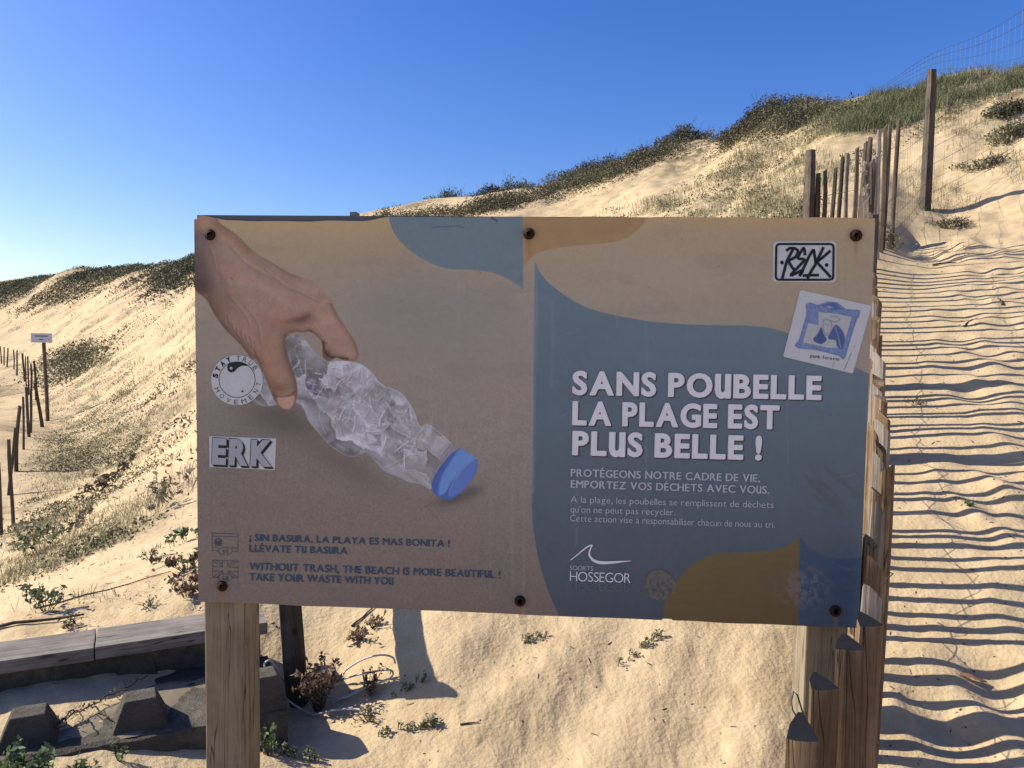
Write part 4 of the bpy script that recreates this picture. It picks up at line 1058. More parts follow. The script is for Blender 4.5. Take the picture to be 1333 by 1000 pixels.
for me in PG: me.materials.clear(); me.materials.append(M['grey'])
# --- long fence beside the path
fence = empty('picket_fence', (0.455, 1.2, 0.0))
tag(fence, 'chestnut paling fence climbing the dune between the board and the sandy path', 'fence')
ctl = np.array([(0.455, 1.2), (0.535, 1.29), (0.605, 1.38), (0.675, 1.46), (0.752, 1.6), (0.82, 1.72), (0.93, 1.95), (1.0, 2.04), (1.14, 2.38), (1.41, 3.0), (1.84, 4.0), (2.28, 5.0), (2.70, 6.0), (3.15, 7.0), (3.5, 7.55)])
cum = np.concatenate([[0], np.cumsum(np.hypot(*np.diff(ctl, axis=0).T))])
PK = []
s_ = 0.0; r_ = random.Random(5); k = 0
near_px = [(1043, 950), (1069, 889), (1104, 838), (1129, 808)]
for (px_, py_) in near_px:
    v = (py_ - (442 + (px_ - 666) * 0.0136)) / 1000; Y = 1.068 / (v + 0.39); p = at(px_, py_, Y); PK.append((p[0], p[1], p[2]))
extra = [(1136, 775, 1.05), (1137, 737, 1.0), (1133, 706, 0.9), (1143, 664, 0.9), (1141, 640, 0.8), (1156, 609, 1.05), (1144, 600, 0.9), (1147, 583, 0.7), (1137, 561, 1.0)]
for px_, py_, sc in extra:
    v = (py_ - (442 + (px_ - 666) * 0.0136)) / 1000; Y = 1.068 / (v + 0.39); p = at(px_, py_, Y); PK.append((p[0], p[1], p[2]))
start = 0.92
y0 = PK[-1][1]
s_ = np.interp(y0 + 0.07, ctl[:, 1], cum)
while s_ < cum[-1] - 0.05:
    x = np.interp(s_, cum, ctl[:, 0]); y = np.interp(s_, cum, ctl[:, 1])
    PK.append((x + r_.uniform(-.012, .012), y, float(H(x, y)) + 1.10 + r_.uniform(-0.06, 0.05)))
    s_ += r_.choice([0.07, 0.085, 0.095, 0.11]) * (1.0 if y < 4.8 else 1.45)
far = [(1074, 222), (1088, 219), (1097, 204), (1104, 200), (1116, 193), (1127, 186), (1133, 179), (1145, 170), (1152.5, 165), (1159, 160), (1170, 155)]
for i, (px_, py_) in enumerate(far):
    Y = (8.75 - 0.12 * i) if i < 7 else 7.75 + 0.16 * (i - 7); p = at(px_, py_, Y); PK.append((p[0], p[1], p[2]))
for i, (x, y, zt) in enumerate(PK):
    g = float(H(x, y)) - 0.12
    sc = 1.0 if i > 12 else (1.05, 1.0, 1.0, 0.85, 1.15, .9, .85, .9, .8, 1.1, .9, .8, .9)[i]
    if i > len(PK) - 12: sc = 0.95 + 0.25 * r_.random()
    if i < 13: sc *= 0.82
    elif 4.8 < y < 7.6: sc = 1.25
    if i < 4: sc = 1.1
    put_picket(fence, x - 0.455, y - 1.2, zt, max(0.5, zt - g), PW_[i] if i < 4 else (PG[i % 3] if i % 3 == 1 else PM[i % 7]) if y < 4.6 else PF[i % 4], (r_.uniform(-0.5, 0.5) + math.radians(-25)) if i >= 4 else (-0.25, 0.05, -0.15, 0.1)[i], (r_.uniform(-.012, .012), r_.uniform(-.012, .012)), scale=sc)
# stouter posts, one shadow band each
def fence_post(x, y, h, w, mat, parent, loc0, name='fence_post', lean=(0, 0), n=12):
    me = picket_mesh(int(x * 100) % 97 + 200, 12, 7, w, w * 0.95, 0.006, 0.004); me.materials.clear(); me.materials.append(mat)
    g = float(H(x, y)) - 0.15
    o = bpy.data.objects.new(name, me); o.location = (x - loc0[0], y - loc0[1], g); o.scale = (1, 1, h + 0.15); o.rotation_euler = (lean[0], lean[1], 0.4)
    o.parent = parent; col.objects.link(o); return o
for (x, y, h, w) in [(1.06, 2.50, 1.10, 0.10), (1.88, 4.12, 1.15, 0.11), (2.28, 4.97, 1.12, 0.09)]:
    fence_post(x, y, h, w, M['old'], fence, (0.455, 1.2), 'fence_post')
p = at(1055, 195, 8.8)
fence_post(p[0], p[1], p[2] - float(H(p[0], p[1])), 0.115, M['old'], fence, (0.455, 1.2))
p = at(1065, 226, 8.8)
fence_post(p[0], p[1], p[2] - float(H(p[0], p[1])), 0.06, M['old'], fence, (0.455, 1.2))
# twisted wires binding the pales
for hh in (0.28, 0.82):
    mb = MB(); P = []
    for i, (x, y, zt) in enumerate(PK):
        g = float(H(x, y)) - 0.10; z = zt - 1.10 + hh; sgn = 1 if i % 2 else -1
        P.append((x - 0.455 + 0.016 * sgn, y - 1.2 - 0.018 * sgn, z + r_.uniform(-.012, .012)))
    mb.tube(P, 0.0016, 5); mb.build('binding_wire', M['wire'], fence, True)
    mb = MB(); mb.tube([(a + (0.03 if i % 2 == 0 else -0.034), b_ - (0.03 if i % 2 == 0 else -0.034), c + 0.004) for i, (a, b_, c) in enumerate(P)], 0.0014, 5); mb.build('binding_wire', M['wire'], fence, True)
# loose wire loop on the nearest pale
q = [at(1030 + dx, yy, 1.33) for dx, yy in ((10, 938), (2, 925), (0, 912), (3, 900), (8, 905), (14, 925), (18, 936))]
mb = MB(); mb.tube([tuple(a - np.array([.455, 1.2, 0])) for a in q], 0.0016, 5); mb.build('loose_wire', M['wire'], fence, True)

# --- tall post and its wire
p = at(1212, 90, 9.7); px0, py0 = p[0], p[1]; gz = float(H(px0, py0))
tp = fence_post(px0, py0, p[2] - gz, 0.125, M['old'], None, (0, 0), 'tall_post')
tag(tp, 'tall dark wooden post standing alone at the top of the path', 'post')
def netting(name, A0, A1, h, nw, spacing, parent, sag=0.02):
    mb = MB(); A0 = np.array(A0, float); A1 = np.array(A1, float); L = np.linalg.norm((A1 - A0)[:2]); n = max(2, int(L / spacing))
    pts_ = [A0 + (A1 - A0) * i / n for i in range(n + 1)]
    for k in range(nw):
        f = (k / (nw - 1)) ** 1.3
        mb.tube([(q[0], q[1], q[2] + h * f - sag * math.sin(math.pi * i / n)) for i, q in enumerate(pts_)], 0.0022, 4)
    for i, q in enumerate(pts_): mb.tube([(q[0], q[1], q[2]), (q[0] + random.uniform(-.01, .01), q[1], q[2] + h * .5), (q[0], q[1], q[2] + h)], 0.0014, 4)
    o = mb.build(name, M['wire'], parent); return o
wf = empty('wire_netting', (PK[-1][0], PK[-1][1], 0)); tag(wf, 'sagging wire netting between the last pales, the tall post and the right slope', 'netting')
pe = PK[-1]
def rel(p, o): return (p[0] - o[0], p[1] - o[1], p[2])
netting('net_section', rel((pe[0], pe[1], float(H(pe[0], pe[1])) + .05), pe), rel((px0, py0, gz + 0.05), pe), 1.15, 7, 0.14, wf).data.name = 'net'
p2 = at(1345, 250, 10.5); netting('net_section', rel((px0, py0, gz + 0.05), pe), rel((p2[0], p2[1], float(H(p2[0], p2[1])) + .05), pe), 1.15, 7, 0.14, wf)
# netting on the ridge against the sky
ra = at(1128, 119, 15.5); rb = at(1340, 8, 9.6)
rf = empty('ridge_netting', tuple(ra)); tag(rf, 'loose wire netting rising above the grassy ridge against the blue sky', 'netting')
mb = MB()
for f0 in (0.0, 0.28, 0.62, 0.97):
    P = []
    for i in range(25):
        t = i / 24; q = ra + (rb - ra) * t; lo_ = at(1128 + 212 * t, 124 - 50 * t, q[1])
        z = q[2] * (1 - f0) + lo_[2] * f0 - 0.05 * math.sin(t * math.pi * 3); P.append((q[0] - ra[0], q[1] - ra[1], z - ra[2]))
    mb.tube(P, 0.0035 if f0 in (0.0, 0.28) else 0.0025, 4)
for i in range(40):
    t = i / 39; q = ra + (rb - ra) * t; lo_ = at(1128 + 212 * t, 124 - 50 * t, q[1])
    mb.tube([(q[0] - ra[0], q[1] - ra[1], q[2] - ra[2] - 0.05 * math.sin(t * math.pi * 3)), (q[0] - ra[0], q[1] - ra[1], lo_[2] - ra[2])], 0.0016, 3)
mb.build('net_wire', M['wire'], rf)['kind'] = 'stuff'

# --- short fence on the far left
lf = [(8.7, 572, 14, 675, 9.6, 1.15), (14.5, 557.6, 22, 647, 11.2, .9), (22, 529, 28, 620, 12.3, 1.3), (28.4, 517, 32, 598, 13.6, .9), (33, 504, 36, 582, 14.6, 1.3), (36.5, 508, 41.5, 569, 16, 1.0), (42, 498, 47, 555, 18, 1.4),
      (44, 470, 45, 505, 24, 1.5), (40, 474, 41, 512, 25, 1.4), (36, 464, 37, 503, 27, 1.3), (33, 464, 34, 500, 28, 1.1), (29, 460, 30, 496, 30, 1.4), (22.6, 456, 23, 488, 33, 1.3), (17.4, 455, 18, 484, 35, 1.3), (10.4, 453, 11, 480, 38, 1.5), (5, 452, 6, 478, 40, 1.3), (0.6, 451, 1, 476, 42, 1.5),
      (-6, 451, -5, 475, 44, 1.4), (-4, 602, 0, 722, 8.2, 1.1)]
b0 = at(14, 675, 9.6)
fl = empty('picket_fence', (b0[0], b0[1], 0.0)); tag(fl, 'sparse row of crooked wooden stakes curving away at the far left of the valley', 'fence')
PMl = [picket_mesh(80 + k, 7, 6, 0.065, 0.055, 0.03) for k in range(5)]
for me in PMl: me.materials.clear(); me.materials.append(M['old'])
for i, (xt, yt, xb, yb, Y, sc) in enumerate(lf):
    T_ = at(xt, yt, Y); Bm = at(xb, yb, Y); g = float(H(Bm[0], Bm[1]))
    hh = T_[2] - g
    sc *= 0.78
    o = put_picket(fl, Bm[0] - b0[0], Bm[1] - b0[1], T_[2], hh + 0.1, PMl[i % 5], random.uniform(0, 6), (random.uniform(-.02, .02), (T_[0] - Bm[0]) / max(hh, .3)), scale=sc, name='stake')
# --- small sign on a pole in the valley
T_ = at(56, 440, 19.5); Bm = at(62, 531, 19.5); g = float(H(Bm[0], Bm[1]))
sg = empty('small_sign', (Bm[0], Bm[1], g)); tag(sg, 'small pale rectangular sign on a thin dark pole in the valley at left', 'sign')
mb = MB(); mb.tube([(0, 0, -0.2), (-0.02, 0, 0.8), (T_[0] - Bm[0] + 0.01, 0, T_[2] - g)], 0.045, 8); mb.build('pole', M['old'], sg)
w_ = 27 / 1000 * 19.5; h_ = 0.235; cx_, cz_ = T_[0] - Bm[0], T_[2] - g
mb = MB(); mb.box(cx_ - w_ / 2, cx_ + w_ / 2, -0.075, -0.05, cz_ - h_ / 2, cz_ + h_ / 2); brd = mb.build('sign_plate', M['sign_white'], sg, bevel=0.003)
mb = MB()
for (a, b_, c) in ((-.16, .16, 0.045), (-.05, .05, -0.04)): mb.box(cx_ + a, cx_ + b_, -0.079, -0.0755, cz_ + c - 0.012, cz_ + c + 0.012)
mb.build('print_line', M['ink_blue'], brd)

# ------------------------------------------------------------------ concrete ledge with wooden planks
ZP, ZS = -1.0, -1.145
pa = atz(0, 835, ZP); pb = atz(336, 789.5, ZP); pc = atz(354, 815.5, ZP); pd_ = atz(0, 860.5, ZP)
ex = (pb - pa)[:2]; ex /= np.linalg.norm(ex)
org = np.array([pa[0], pa[1]]); ny = np.array([-ex[1], ex[0]])
def loc(P): return (P[:2] - org) @ ex, (P[:2] - org) @ ny
wid = -loc(pd_)[1]; wid = max(0.10, min(0.2, wid))
Lr = loc((pb + pc) / 2)[0]
ROT = math.atan2(ex[1], ex[0])
lx_, lz_ = org[0], org[1]
ledge = empty('concrete_ledge', (org[0], org[1], 0), ROT)
tag(ledge, 'low studded concrete ledge capped with grey timber planks at lower left', 'ledge')
zt = EYE + ZP; zs = EYE + ZS
joint = loc(atz(124, 833, ZP))[0]
def plank(x0, x1):
    mb = MB(); mb.box(-(x1 - x0) / 2, (x1 - x0) / 2, -wid, 0, -0.042, 0)
    o = mb.build('plank', M['plank'], ledge, bevel=0.003); o.location = ((x0 + x1) / 2, 0, zt); return o
plank(joint + 0.002, Lr); plank(joint - 1.3, joint - 0.002).rotation_euler = (0, 0.003, 0.002)
fr = [loc(atz(x, y, ZS))[1] for x, y in ((86.5, 976.7), (259, 946))]
yf = sum(fr) / 2; Lend = loc(atz(378, 930, ZS))[0]
mb = MB(); mb.box(-1.4, Lr - 0.02, -wid + 0.035, -0.02, 0.2, zt - 0.044); mb.build('upstand', M['concrete'], ledge, bevel=0.004)
mb = MB()      # gently sloping tread with a rounded front edge
nx = 60; prof = [(-wid + 0.034, 0.2), (-wid + 0.034, zs + 0.012), (-wid - 0.10, zs + 0.006), (yf + 0.03, zs - 0.003), (yf + 0.008, zs - 0.010), (yf, zs - 0.03), (yf - 0.004, zs - 0.10), (yf + 0.0, 0.2)]
V = []; F = []
for i in range(nx + 1):
    x = -1.4 + (Lend + 1.4) * i / nx
    for (y, z) in prof: V.append((x, y + 0.006 * random.uniform(-1, 1) * (y < -wid), z + 0.003 * random.uniform(-1, 1)))
m_ = len(prof)
for i in range(nx):
    for k in range(m_ - 1): F.append((i * m_ + k, i * m_ + k + 1, (i + 1) * m_ + k + 1, (i + 1) * m_ + k))
F.append(tuple(range(m_ - 1, -1, -1))); F.append(tuple(nx * m_ + k for k in range(m_)))
mb.add(V, F); mb.build('tread', M['concrete'], ledge)
def stud(px_, py_, bw, bd, tw, td, h, dx=0):
    """truncated pyramid; (px,py) = middle of its front base edge"""
    P = atz(px_, py_, ZS); x, y = loc(P); y += 0.0
    mb = MB(); V = [(-bw / 2, 0, 0), (bw / 2, 0, 0), (bw / 2, bd, 0), (-bw / 2, bd, 0), (-tw / 2, (bd - td) / 2, h), (tw / 2, (bd - td) / 2, h), (tw / 2, (bd + td) / 2, h), (-tw / 2, (bd + td) / 2, h)]
    mb.add(V, [(0, 3, 2, 1), (4, 5, 6, 7), (0, 1, 5, 4), (1, 2, 6, 5), (2, 3, 7, 6), (3, 0, 4, 7)])
    me_o = mb.build('stud', M['concrete'], ledge, bevel=0.005); me_o.location = (x, y, zs - 0.01); return me_o
stud(183, 952, 0.155, 0.145, 0.085, 0.075, 0.088); stud(34, 976, 0.155, 0.145, 0.085, 0.075, 0.088)
stud(178, 889, 0.140, 0.11, 0.095, 0.07, 0.088); stud(45, 910, 0.140, 0.11, 0.095, 0.07, 0.088); stud(345, 925, 0.155, 0.145, 0.085, 0.08, 0.10)
stud(306, 868, 0.140, 0.11, 0.095, 0.07, 0.088)
# wind-blown sand lying on the tread
V = []; nx2, ny2 = 90, 22
for j in range(ny2 + 1):
    for i in range(nx2 + 1):
        x = -1.38 + (Lend + 1.30) * i / nx2; f = j / ny2; y = yf + 0.02 + (-wid + 0.034 - yf - 0.02) * f
        z = zs + 0.001 + 0.008 * f + 0.016 * fbm(np.array([x * 5.0]), np.array([y * 7.0]), 3)[0] - 0.012 * (1 - f)
        V.append((x, y, z))
ii = np.arange(ny2)[:, None] * (nx2 + 1) + np.arange(nx2)[None]
F = np.stack([ii, ii + 1, ii + nx2 + 2, ii + nx2 + 1], -1).reshape(-1, 4)
o = mesh_np('drifted_sand', V, F, M['dirty_sand'], ledge, True); o['kind'] = 'stuff'

# ------------------------------------------------------------------ leaning post with an unseen bar added behind the board
pb_ = hit1(386, 916); g = float(H(pb_[0], pb_[1]))
bt = at(374, 780, pb_[1] + 0.01)
rp = empty('short_post', (pb_[0], pb_[1], g)); tag(rp, 'short dark leaning post with an added unseen crossbar, behind the left leg of the board', 'post')
POST_H = 0.50
dx_ = (bt[0] - pb_[0]) / (bt[2] - g)
me = picket_mesh(301, 12, 8, 0.078, 0.07, 0.008, 0.0); me.materials.clear(); me.materials.append(M['old'])
o = bpy.data.objects.new('stake', me); o.scale = (1, 1, POST_H + 0.15); o.location = (-dx_ * -0.15 * -1, 0, -0.15); o.rotation_euler = (0, dx_, 0); o.parent = rp; col.objects.link(o)
mb = MB(); x0 = dx_ * POST_H
# added unseen bar behind the post head, shaped to cast the bent shadow
rd = Vector((0.02, 0.96, 0.10)).normalized(); n_ = Vector((rd.y, -rd.x, 0)).normalized()
a = Vector((x0, 0.0, POST_H - 0.05)) - rd * 0.04; b_ = a + rd * 0.8
V = []
for e_ in (a, b_):
    for s1, s2 in ((-1, -1), (1, -1), (1, 1), (-1, 1)): V.append(e_ + n_ * 0.02 * s1 + Vector((0, 0, 0.042 * s2)))
mb.add(V, [(0, 1, 2, 3), (7, 6, 5, 4), (0, 4, 5, 1), (1, 5, 6, 2), (2, 6, 7, 3), (3, 7, 4, 0)]); mb.build('shadow_rail', M['old'], rp, bevel=0.003)

# ------------------------------------------------------------------ pale cable loops on the sand
cb = empty('cable', tuple(hit1(430, 930))); tag(cb, 'pale stiff cable lying in loops on the sand beside the short post', 'cable')
c0 = Vector(cb.location)
def C7(P): return [(240 + x / 3.3325, 770 + y / 3.3325) for x, y in P]
loops = [([(520, 415), (440, 402), (405, 345), (372, 308), (350, 318), (352, 345), (380, 400), (450, 480), (520, 525), (560, 545)], [0.01, .05, .10, .13, .13, .11, .08, .05, .02, .0]),
         ([(600, 420), (680, 380), (700, 350), (760, 310), (820, 288), (870, 284), (905, 295), (915, 320)], [.01, .03, .05, .07, .08, .08, .07, .03]),
         ([(610, 402), (680, 390), (780, 362), (880, 348), (905, 360), (890, 385), (820, 415), (740, 445), (640, 492)], [.01, .02, .03, .03, .03, .02, .02, .01, .0]),
         ([(560, 545), (640, 525), (720, 518), (830, 524)], [.01, .02, .02, .01]), ([(775, 370), (782, 395), (780, 425)], [.05, .04, .0]), ([(615, 466), (690, 468), (760, 440)], [.01, .02, .01])]
for P, up in loops:
    P = smooth_line(C7(P), 6); up = np.interp(np.linspace(0, 1, len(P)), np.linspace(0, 1, len(up)), up)
    hp_ = hit(P[:, 0], P[:, 1]); pts_ = []
    for (px_, py_), q, u in zip(P, hp_, up):
        Y = q[1] - u * 1.6; w_ = at(px_, py_, Y); pts_.append(tuple(Vector(w_) + Vector((0, 0, 0.006)) - c0))
    mb = MB(); mb.tube(pts_, 0.0033, 8); mb.build('loop', M['hose'], cb, True)
# ------------------------------------------------------------------ vegetation
def in_poly(x, y, P): return poly_sd(np.atleast_1d(np.asarray(x, float)), np.atleast_1d(np.asarray(y, float)), P) < 0
def sample_px(P, n, dens=None, rs=rng):
    P = np.asarray(P, float); out = []
    while len(out) < n:
        x = rs.uniform(P[:, 0].min(), P[:, 0].max(), n * 3); y = rs.uniform(P[:, 1].min(), P[:, 1].max(), n * 3)
        m = poly_sd(x, y, P) < 0; x, y = x[m], y[m]
        out += list(zip(x, y))
        if len(x) == 0: break
    return np.array(out[:n])
def blades_mesh(roots, hts, spread, width, cols, nb, rs=rng, droop=0.5, lean=(0, 0)):
    """roots (k,3); each gets nb blades: two tapering segments, made as 5 points / 2 faces"""
    k = len(roots); n = k * nb
    R = np.repeat(roots, nb, 0); Hh = np.repeat(hts, nb) * rs.uniform(0.45, 1.1, n); W = np.repeat(np.broadcast_to(width, (k,)), nb) * rs.uniform(0.6, 1.2, n)
    az = rs.uniform(0, 2 * math.pi, n); tl = rs.uniform(0.05, 1.0, n) * droop
    off = rs.normal(0, 1, (n, 2)) * (np.repeat(np.broadcast_to(spread, (k,)), nb)[:, None])
    B0 = R.copy(); B0[:, 0] += off[:, 0]; B0[:, 1] += off[:, 1]; B0[:, 2] = H(B0[:, 0], B0[:, 1]) - 0.01
    dirh = np.stack([np.cos(az) + lean[0], np.sin(az) + lean[1], np.zeros(n)], -1)
    up = np.array([0, 0, 1.0])
    mid = B0 + dirh * (Hh * tl * 0.3)[:, None] + up * (Hh * 0.6)[:, None]
    tip = B0 + dirh * (Hh * tl * 0.95)[:, None] + up * (Hh * (1.0 - 0.35 * tl))[:, None]
    sd = np.stack([-np.sin(az + 1.0), np.cos(az + 1.0), np.zeros(n)], -1) * (W / 2)[:, None]
    V = np.stack([B0 - sd, B0 + sd, mid + sd * 0.8, mid - sd * 0.8, tip], 1).reshape(-1, 3)
    b = np.arange(n)[:, None] * 5
    F = np.concatenate([np.concatenate([b, b + 1, b + 2], 1), np.concatenate([b, b + 2, b + 3], 1), np.concatenate([b + 3, b + 2, b + 4], 1)])
    cc = np.repeat(cols, nb, 0) * rs.uniform(0.65, 1.35, (n, 1)); C = np.repeat(cc, 5, 0)
    return V, F, C
def pick_cols(pal, n, rs=rng):
    pal = np.array(pal); a = pal[rs.integers(0, len(pal), n)]; b = pal[rs.integers(0, len(pal), n)]; t = rs.random((n, 1)) * 0.5
    return a * (1 - t) + b * t
STRAW = [(0.26, 0.22, 0.13), (0.20, 0.17, 0.10), (0.30, 0.26, 0.16)]
OLIVE = [(0.10, 0.115, 0.055), (0.14, 0.14, 0.07), (0.075, 0.09, 0.045), (0.19, 0.18, 0.10)]
GREEN = [(0.085, 0.12, 0.05), (0.12, 0.15, 0.065), (0.16, 0.18, 0.09)]
DARK = [(0.055, 0.06, 0.032), (0.075, 0.07, 0.042), (0.045, 0.052, 0.026), (0.10, 0.08, 0.052)]
def grass_patch(name, label, px_poly, n, h, spread, w, pal, nb, mask=None, droop=0.6, kind='stuff'):
    s = sample_px(px_poly, n); P = hit(s[:, 0], s[:, 1]); P = P[np.isfinite(P[:, 0])]
    if mask is not None: P = P[mask(P)]
    d = np.hypot(P[:, 0], P[:, 1])
    hts = h * rng.uniform(0.6, 1.3, len(P))
    V, F, C = blades_mesh(P, hts, spread, np.maximum(w, 0.00045 * d), pick_cols(pal, len(P)), nb, droop=droop)
    o = mesh_np(name, V, F, M['grass'], None, False, C); tag(o, label, 'grass', None, kind); return o
nm = lambda sc, th, ox=0: (lambda P: fbm(P[:, 0] * sc + ox, P[:, 1] * sc + ox, 4) > th)
RIDGE = [(775, 280), (850, 258), (900, 238), (935, 210), (985, 172), (1040, 150), (1130, 132), (1240, 112), (1340, 88), (1340, 112), (1240, 150), (1195, 185), (1130, 215), (1060, 262), (1050, 300), (775, 300)]
PALE = [(0.20, 0.21, 0.11), (0.26, 0.25, 0.14), (0.16, 0.18, 0.09), (0.32, 0.28, 0.18)]
grass_patch('dune_grass', 'pale green grass covering the dune face behind the board and the pales', RIDGE, 1500, 0.17, 0.12, 0.005, PALE + GREEN + STRAW, 15, nm(1.1, 0.02), 0.9)
grass_patch('ridge_grass', 'dense green grass along the skyline of the right ridge', [(1050, 152), (1130, 128), (1230, 106), (1340, 84), (1340, 108), (1240, 138), (1180, 165), (1060, 178)], 1300, 0.24, 0.09, 0.005, GREEN + PALE + OLIVE, 18, nm(1.2, -0.25), 1.0)
grass_patch('sparse_grass', 'thin scattered grass on the bare sand right of the tall post', [(1170, 170), (1340, 110), (1340, 290), (1180, 290)], 170, 0.14, 0.09, 0.004, STRAW + PALE, 18, nm(1.3, -0.05, 4), 1.0)
VAL = [(50, 462), (130, 462), (175, 478), (170, 560), (205, 590), (185, 640), (215, 655), (160, 700), (90, 735), (0, 770), (0, 720), (30, 680), (50, 600), (62, 530)]
grass_patch('valley_grass', 'olive grass and creeping plants in the floor of the hollow at left', VAL, 900, 0.10, 0.10, 0.004, OLIVE + STRAW + PALE, 16, nm(0.8, 0.04), 1.3)
FLANK = [(0, 395), (120, 365), (253, 350), (253, 640), (190, 600), (160, 480), (60, 450), (0, 440)]
grass_patch('dry_tufts', 'dry straw coloured tufts scattered over the steep left dune flank', FLANK, 300, 0.16, 0.16, 0.006, [(0.22, .19, .13), (.17, .14, .09), (.27, .23, .16), (.10, .10, .06)], 20, nm(0.35, -0.03, 7), 1.2)
grass_patch('dry_tufts', 'straw stems and twigs on the sand just behind the timber ledge', [(0, 780), (60, 720), (250, 620), (252, 760), (120, 790), (0, 815)], 70, 0.07, 0.04, 0.0025, STRAW + OLIVE, 9, nm(1.5, -0.1, 2), 1.3)
def leaf_cloud(center_fn, n, size, pal, rs, flat=0.0):
    P, C = center_fn(n, rs)
    a = rs.normal(0, 1, (n, 3)); a /= np.linalg.norm(a, axis=1)[:, None]
    b = np.cross(a, rs.normal(0, 1, (n, 3))); b /= np.linalg.norm(b, axis=1)[:, None]
    s = size * rs.uniform(0.5, 1.3, (n, 1))
    V = np.stack([P - a * s, P + b * s * 0.45, P + a * s, P - b * s * 0.45], 1).reshape(-1, 3)
    i = np.arange(n)[:, None] * 4; F = np.concatenate([i, i + 1, i + 2, i + 3], 1)
    return V, F, np.repeat(C, 4, 0)
def clump_field(name, label, px_poly, n, rad, hgt, per, size, pal, seed, mask=None, down=0.0):
    """low mounds of small leaves, as one mass"""
    rs = np.random.default_rng(seed)
    s = sample_px(px_poly, n, rs=rs); P = hit(s[:, 0], s[:, 1]); P = P[np.isfinite(P[:, 0])]
    if mask is not None: P = P[mask(P)]
    k = len(P); rr = rad * rs.uniform(0.4, 1.5, k); hh = hgt * rs.uniform(0.4, 1.5, k); cc = pick_cols(pal, k, rs) * rs.uniform(0.7, 1.3, (k, 1))
    idx = rs.integers(0, k, k * per); d = rs.normal(0, 0.55, (len(idx), 2)) * rr[idx][:, None]
    # streaks run with the slope
    t = d[:, 0] * 1.35; d = np.stack([t * 0.75 - d[:, 1] * 0.45, t * 0.45 + d[:, 1] * 0.65], -1)
    X = P[idx, 0] + d[:, 0]; Y = P[idx, 1] + d[:, 1]; q = np.clip(1 - (np.hypot(d[:, 0], d[:, 1]) / (rr[idx] * 1.3)) ** 2, 0, 1)
    Z = H(X, Y) + hh[idx] * q * rs.random(len(idx)) ** 0.6
    C = cc[idx] * rs.uniform(0.6, 1.4, (len(idx), 1))
    V, F, C = leaf_cloud(lambda n_, r_: (np.stack([X, Y, Z], -1), C), len(idx), size, pal, rs)
    o = mesh_np(name, V, F, M['leaf'], None, False, C); tag(o, label, 'scrub', None, 'stuff'); return o
BRN = [(0.085, 0.07, 0.045), (0.12, 0.10, 0.06), (0.06, 0.055, 0.035)]
DRYB = [(0.20, 0.165, 0.11), (0.15, 0.12, 0.08), (0.25, 0.21, 0.15), (0.10, 0.09, 0.06)]
clump_field('dune_scrub', 'dark scrub capping the crest of the long dune at left', [(-20, 374), (40, 364), (100, 349), (180, 345), (258, 336), (258, 352), (215, 364), (180, 356), (110, 362), (60, 374), (-20, 392)], 900, 1.1, 0.26, 60, 0.07, DARK + BRN + OLIVE, 91, nm(0.12, -0.25))
clump_field('dune_scrub', 'broken dark tongues of scrub hanging down from the left crest', [(-20, 376), (60, 366), (258, 342), (258, 372), (215, 384), (150, 380), (60, 400), (-20, 415)], 380, 1.0, 0.25, 44, 0.08, DARK + BRN, 92, nm(0.16, 0.08, 5))
clump_field('dune_scrub', 'brown scrub strip along the crest just above the board', [(253, 332), (400, 322), (500, 284), (560, 272), (700, 242), (800, 217), (900, 180), (1000, 150), (1120, 130), (1130, 150), (1040, 172), (985, 182), (945, 192), (905, 200), (850, 218), (780, 240), (700, 262), (640, 278), (520, 292), (253, 345)], 900, 0.45, 0.26, 90, 0.028, BRN + DARK + OLIVE + [(0.14, 0.10, 0.065), (0.12, 0.085, 0.055)], 93, nm(0.5, -0.10))
clump_field('hollow_scrub', 'brown and green creeping scrub on the floor of the hollow', VAL, 600, 0.30, 0.10, 60, 0.018, OLIVE + PALE + BRN + [(0.13, 0.16, 0.08)], 94, nm(0.7, -0.06, 3))
clump_field('hollow_scrub', 'low dark scrub patch where the hollow ends below the flank', [(62, 466), (95, 462), (120, 470), (108, 492), (75, 490)], 60, 1.0, 0.45, 70, 0.06, OLIVE + BRN, 95)
clump_field('flank_scrub', 'brown patches of low scrub dotted across the steep left dune flank', FLANK, 80, 0.45, 0.12, 36, 0.035, DRYB, 96, nm(0.22, 0.02, 2))
clump_field('face_scrub', 'dry creeping scrub between the grass on the dune face at right', RIDGE, 260, 0.25, 0.10, 40, 0.022, DRYB + OLIVE, 97, nm(0.9, -0.1, 2))
